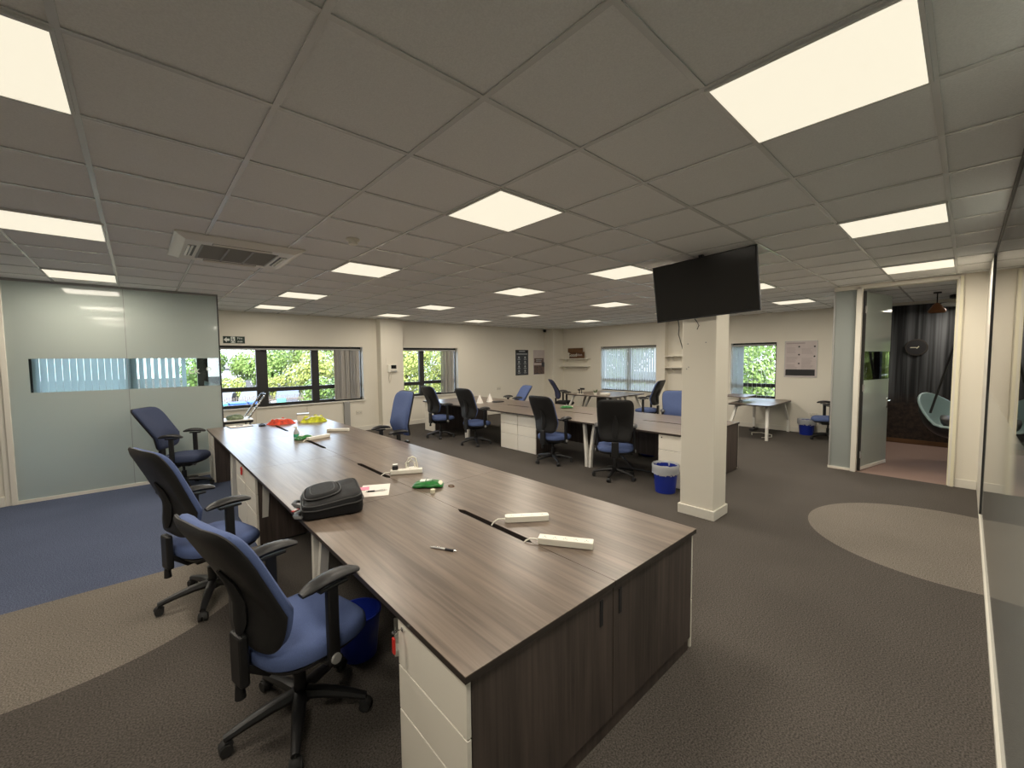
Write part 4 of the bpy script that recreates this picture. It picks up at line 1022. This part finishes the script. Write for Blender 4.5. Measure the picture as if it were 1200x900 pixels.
tree('tall tree at the right of the middle pane', 17.6, 53, 3.2, 7.6, 'leaf1', 14)
tree('tree in the right pane of the large window', 16.6, 44, 2.4, 6.6, 'leaf2', 5)
tree('dark tree seen between the blind and the frame', 21.5, 47, 3.2, 7.4, 'leaf3', 6)
tree('low yellow green bush behind the parked cars, left', 6.3, 46, 1.6, 2.9, 'leaf2', 7, 2600, .16)
tree('low yellow green bush behind the parked cars, right', 9.6, 45, 1.6, 2.9, 'leaf2', 8, 2600, .16)
tree('bright lime tree in the left pane of the two pane window', 13.4, 25, 2.4, 6.4, 'leaf2', 9, 7000, .12)
tree('bright green tree in the right pane of the two pane window', 17.6, 25, 2.6, 6.6, 'leaf2', 10, 7000, .12)
tree('green tree behind the pane joint of the two pane window', 19.0, 31, 3.0, 7.0, 'leaf1', 15, 6000, .15)
tree('green tree outside the small window by the poster', 21.5, 5.2, 2.4, 6.6, 'leaf1', 11, 7000, .11)
tree('lime tree outside the small window, right side', 23.5, 9.2, 2.6, 6.4, 'leaf2', 12, 7000, .11)
tree('tree outside the window of the closed blinds', 22, 14.5, 2.6, 6.6, 'leaf1', 13, 4000, .2)
tree('tree outside the lounge window', 20, -2.6, 2.4, 6.6, 'leaf1', 16, 4000, .18)
tree('lime tree outside the lounge window', 19, -7.2, 2.4, 6.4, 'leaf2', 17, 4000, .18)
t = thing('fence', 'pale paling fence outside the large window', 'fence', (0, 34, GZ))
mb = MB()
for k in range(48): x_ = 2.6+.138*k; mb.box(x_-.022, x_+.022, -.01, .01, .1, 1.75+.05*(k % 2))
part('palings', mb, 'fence', t); part('rail', MB().box(2.6, 9.2, .01, .05, .5, .58).box(2.6, 9.2, .01, .05, 1.4, 1.48), 'fence', t)
t = thing('notice_board', 'green board on the pale fence outside', 'sign', (7.55, 33.9, GZ+1.0)); part('board', MB().box(-.3, .3, -.04, 0, -.1, .5, .01), 'sgreen', t); part('panel', MB().box(-.75, -.33, -.04, 0, -.1, .35, .01), 'render', t)
tree('low hedge right of the pale fence', 10.9, 36, 1.7, 2.6, 'leaf1', 21, 3000, .14)
tree('low hedge under the right pane of the large window', 13.2, 36, 1.7, 2.6, 'leaf3', 22, 3000, .14)
def wheelie(label, x, m):
    t = thing('wheelie_bin', label, 'wheelie bin', (x, 31.5, GZ), 0, 'wheelie bins outside')
    part('body', MB().rings([[(sx*w_, sy*w_*1.1, z) for sx, sy in ((-1, -1), (1, -1), (1, 1), (-1, 1))] for w_, z in ((.30, .08), (.44, 1.50))]), m, t); part('lid', MB().box(-.47, .47, -.52, .52, 1.50, 1.62, .03), m, t)
    part('wheel', MB().cyl((-.3, .4, .1), (.3, .4, .1), .1), 'rubber', t)
wheelie('teal wheelie bin at the left of the window', 3.3, 'binteal'); wheelie('blue wheelie bin, left of two blue ones', 4.35, 'binblue'); wheelie('blue wheelie bin, right of two blue ones', 5.45, 'binblue')
def car(label, x, y, rz, m):
    t = thing('car', label, 'car', (x, y, GZ+.35), rz, 'parked cars')
    part('body', MB().prism([(-2.1, .3), (2.1, .3), (2.15, .75), (1.2, .95), (.6, 1.42), (-1.1, 1.45), (-1.9, .98), (-2.15, .8)], -.85, .85, 'y'), m, t)
    part('windows', MB().prism([(1.05, .97), (.55, 1.36), (-1.05, 1.39), (-1.7, 1.0)], -.86, .86, 'y'), 'posterh', t)
    for sx in (-1.3, 1.3):
        for sy in (-.78, .78): part('wheel', MB().cyl((sx, sy-.1, .32), (sx, sy+.1, .32), .32), 'rubber', t)
car('silver parked car behind the fence, right', 7.0, 40, 1.2, 'carb'); car('dark parked car behind the fence', 9.6, 40, 1.25, 'carg'); car('silver parked car behind the fence, left', 4.6, 40, 1.3, 'carb')
t = thing('building', 'pale gabled building behind the trees on the left', 'building', (8.0, 62, GZ))
part('wall', MB().box(-1.6, 1.6, 0, 6, 0, 3.6), 'render', t); part('roof', MB().prism([(-1.9, 3.5), (0, 5.6), (1.9, 3.5)], -.3, 6.3, 'y'), 'roof', t)
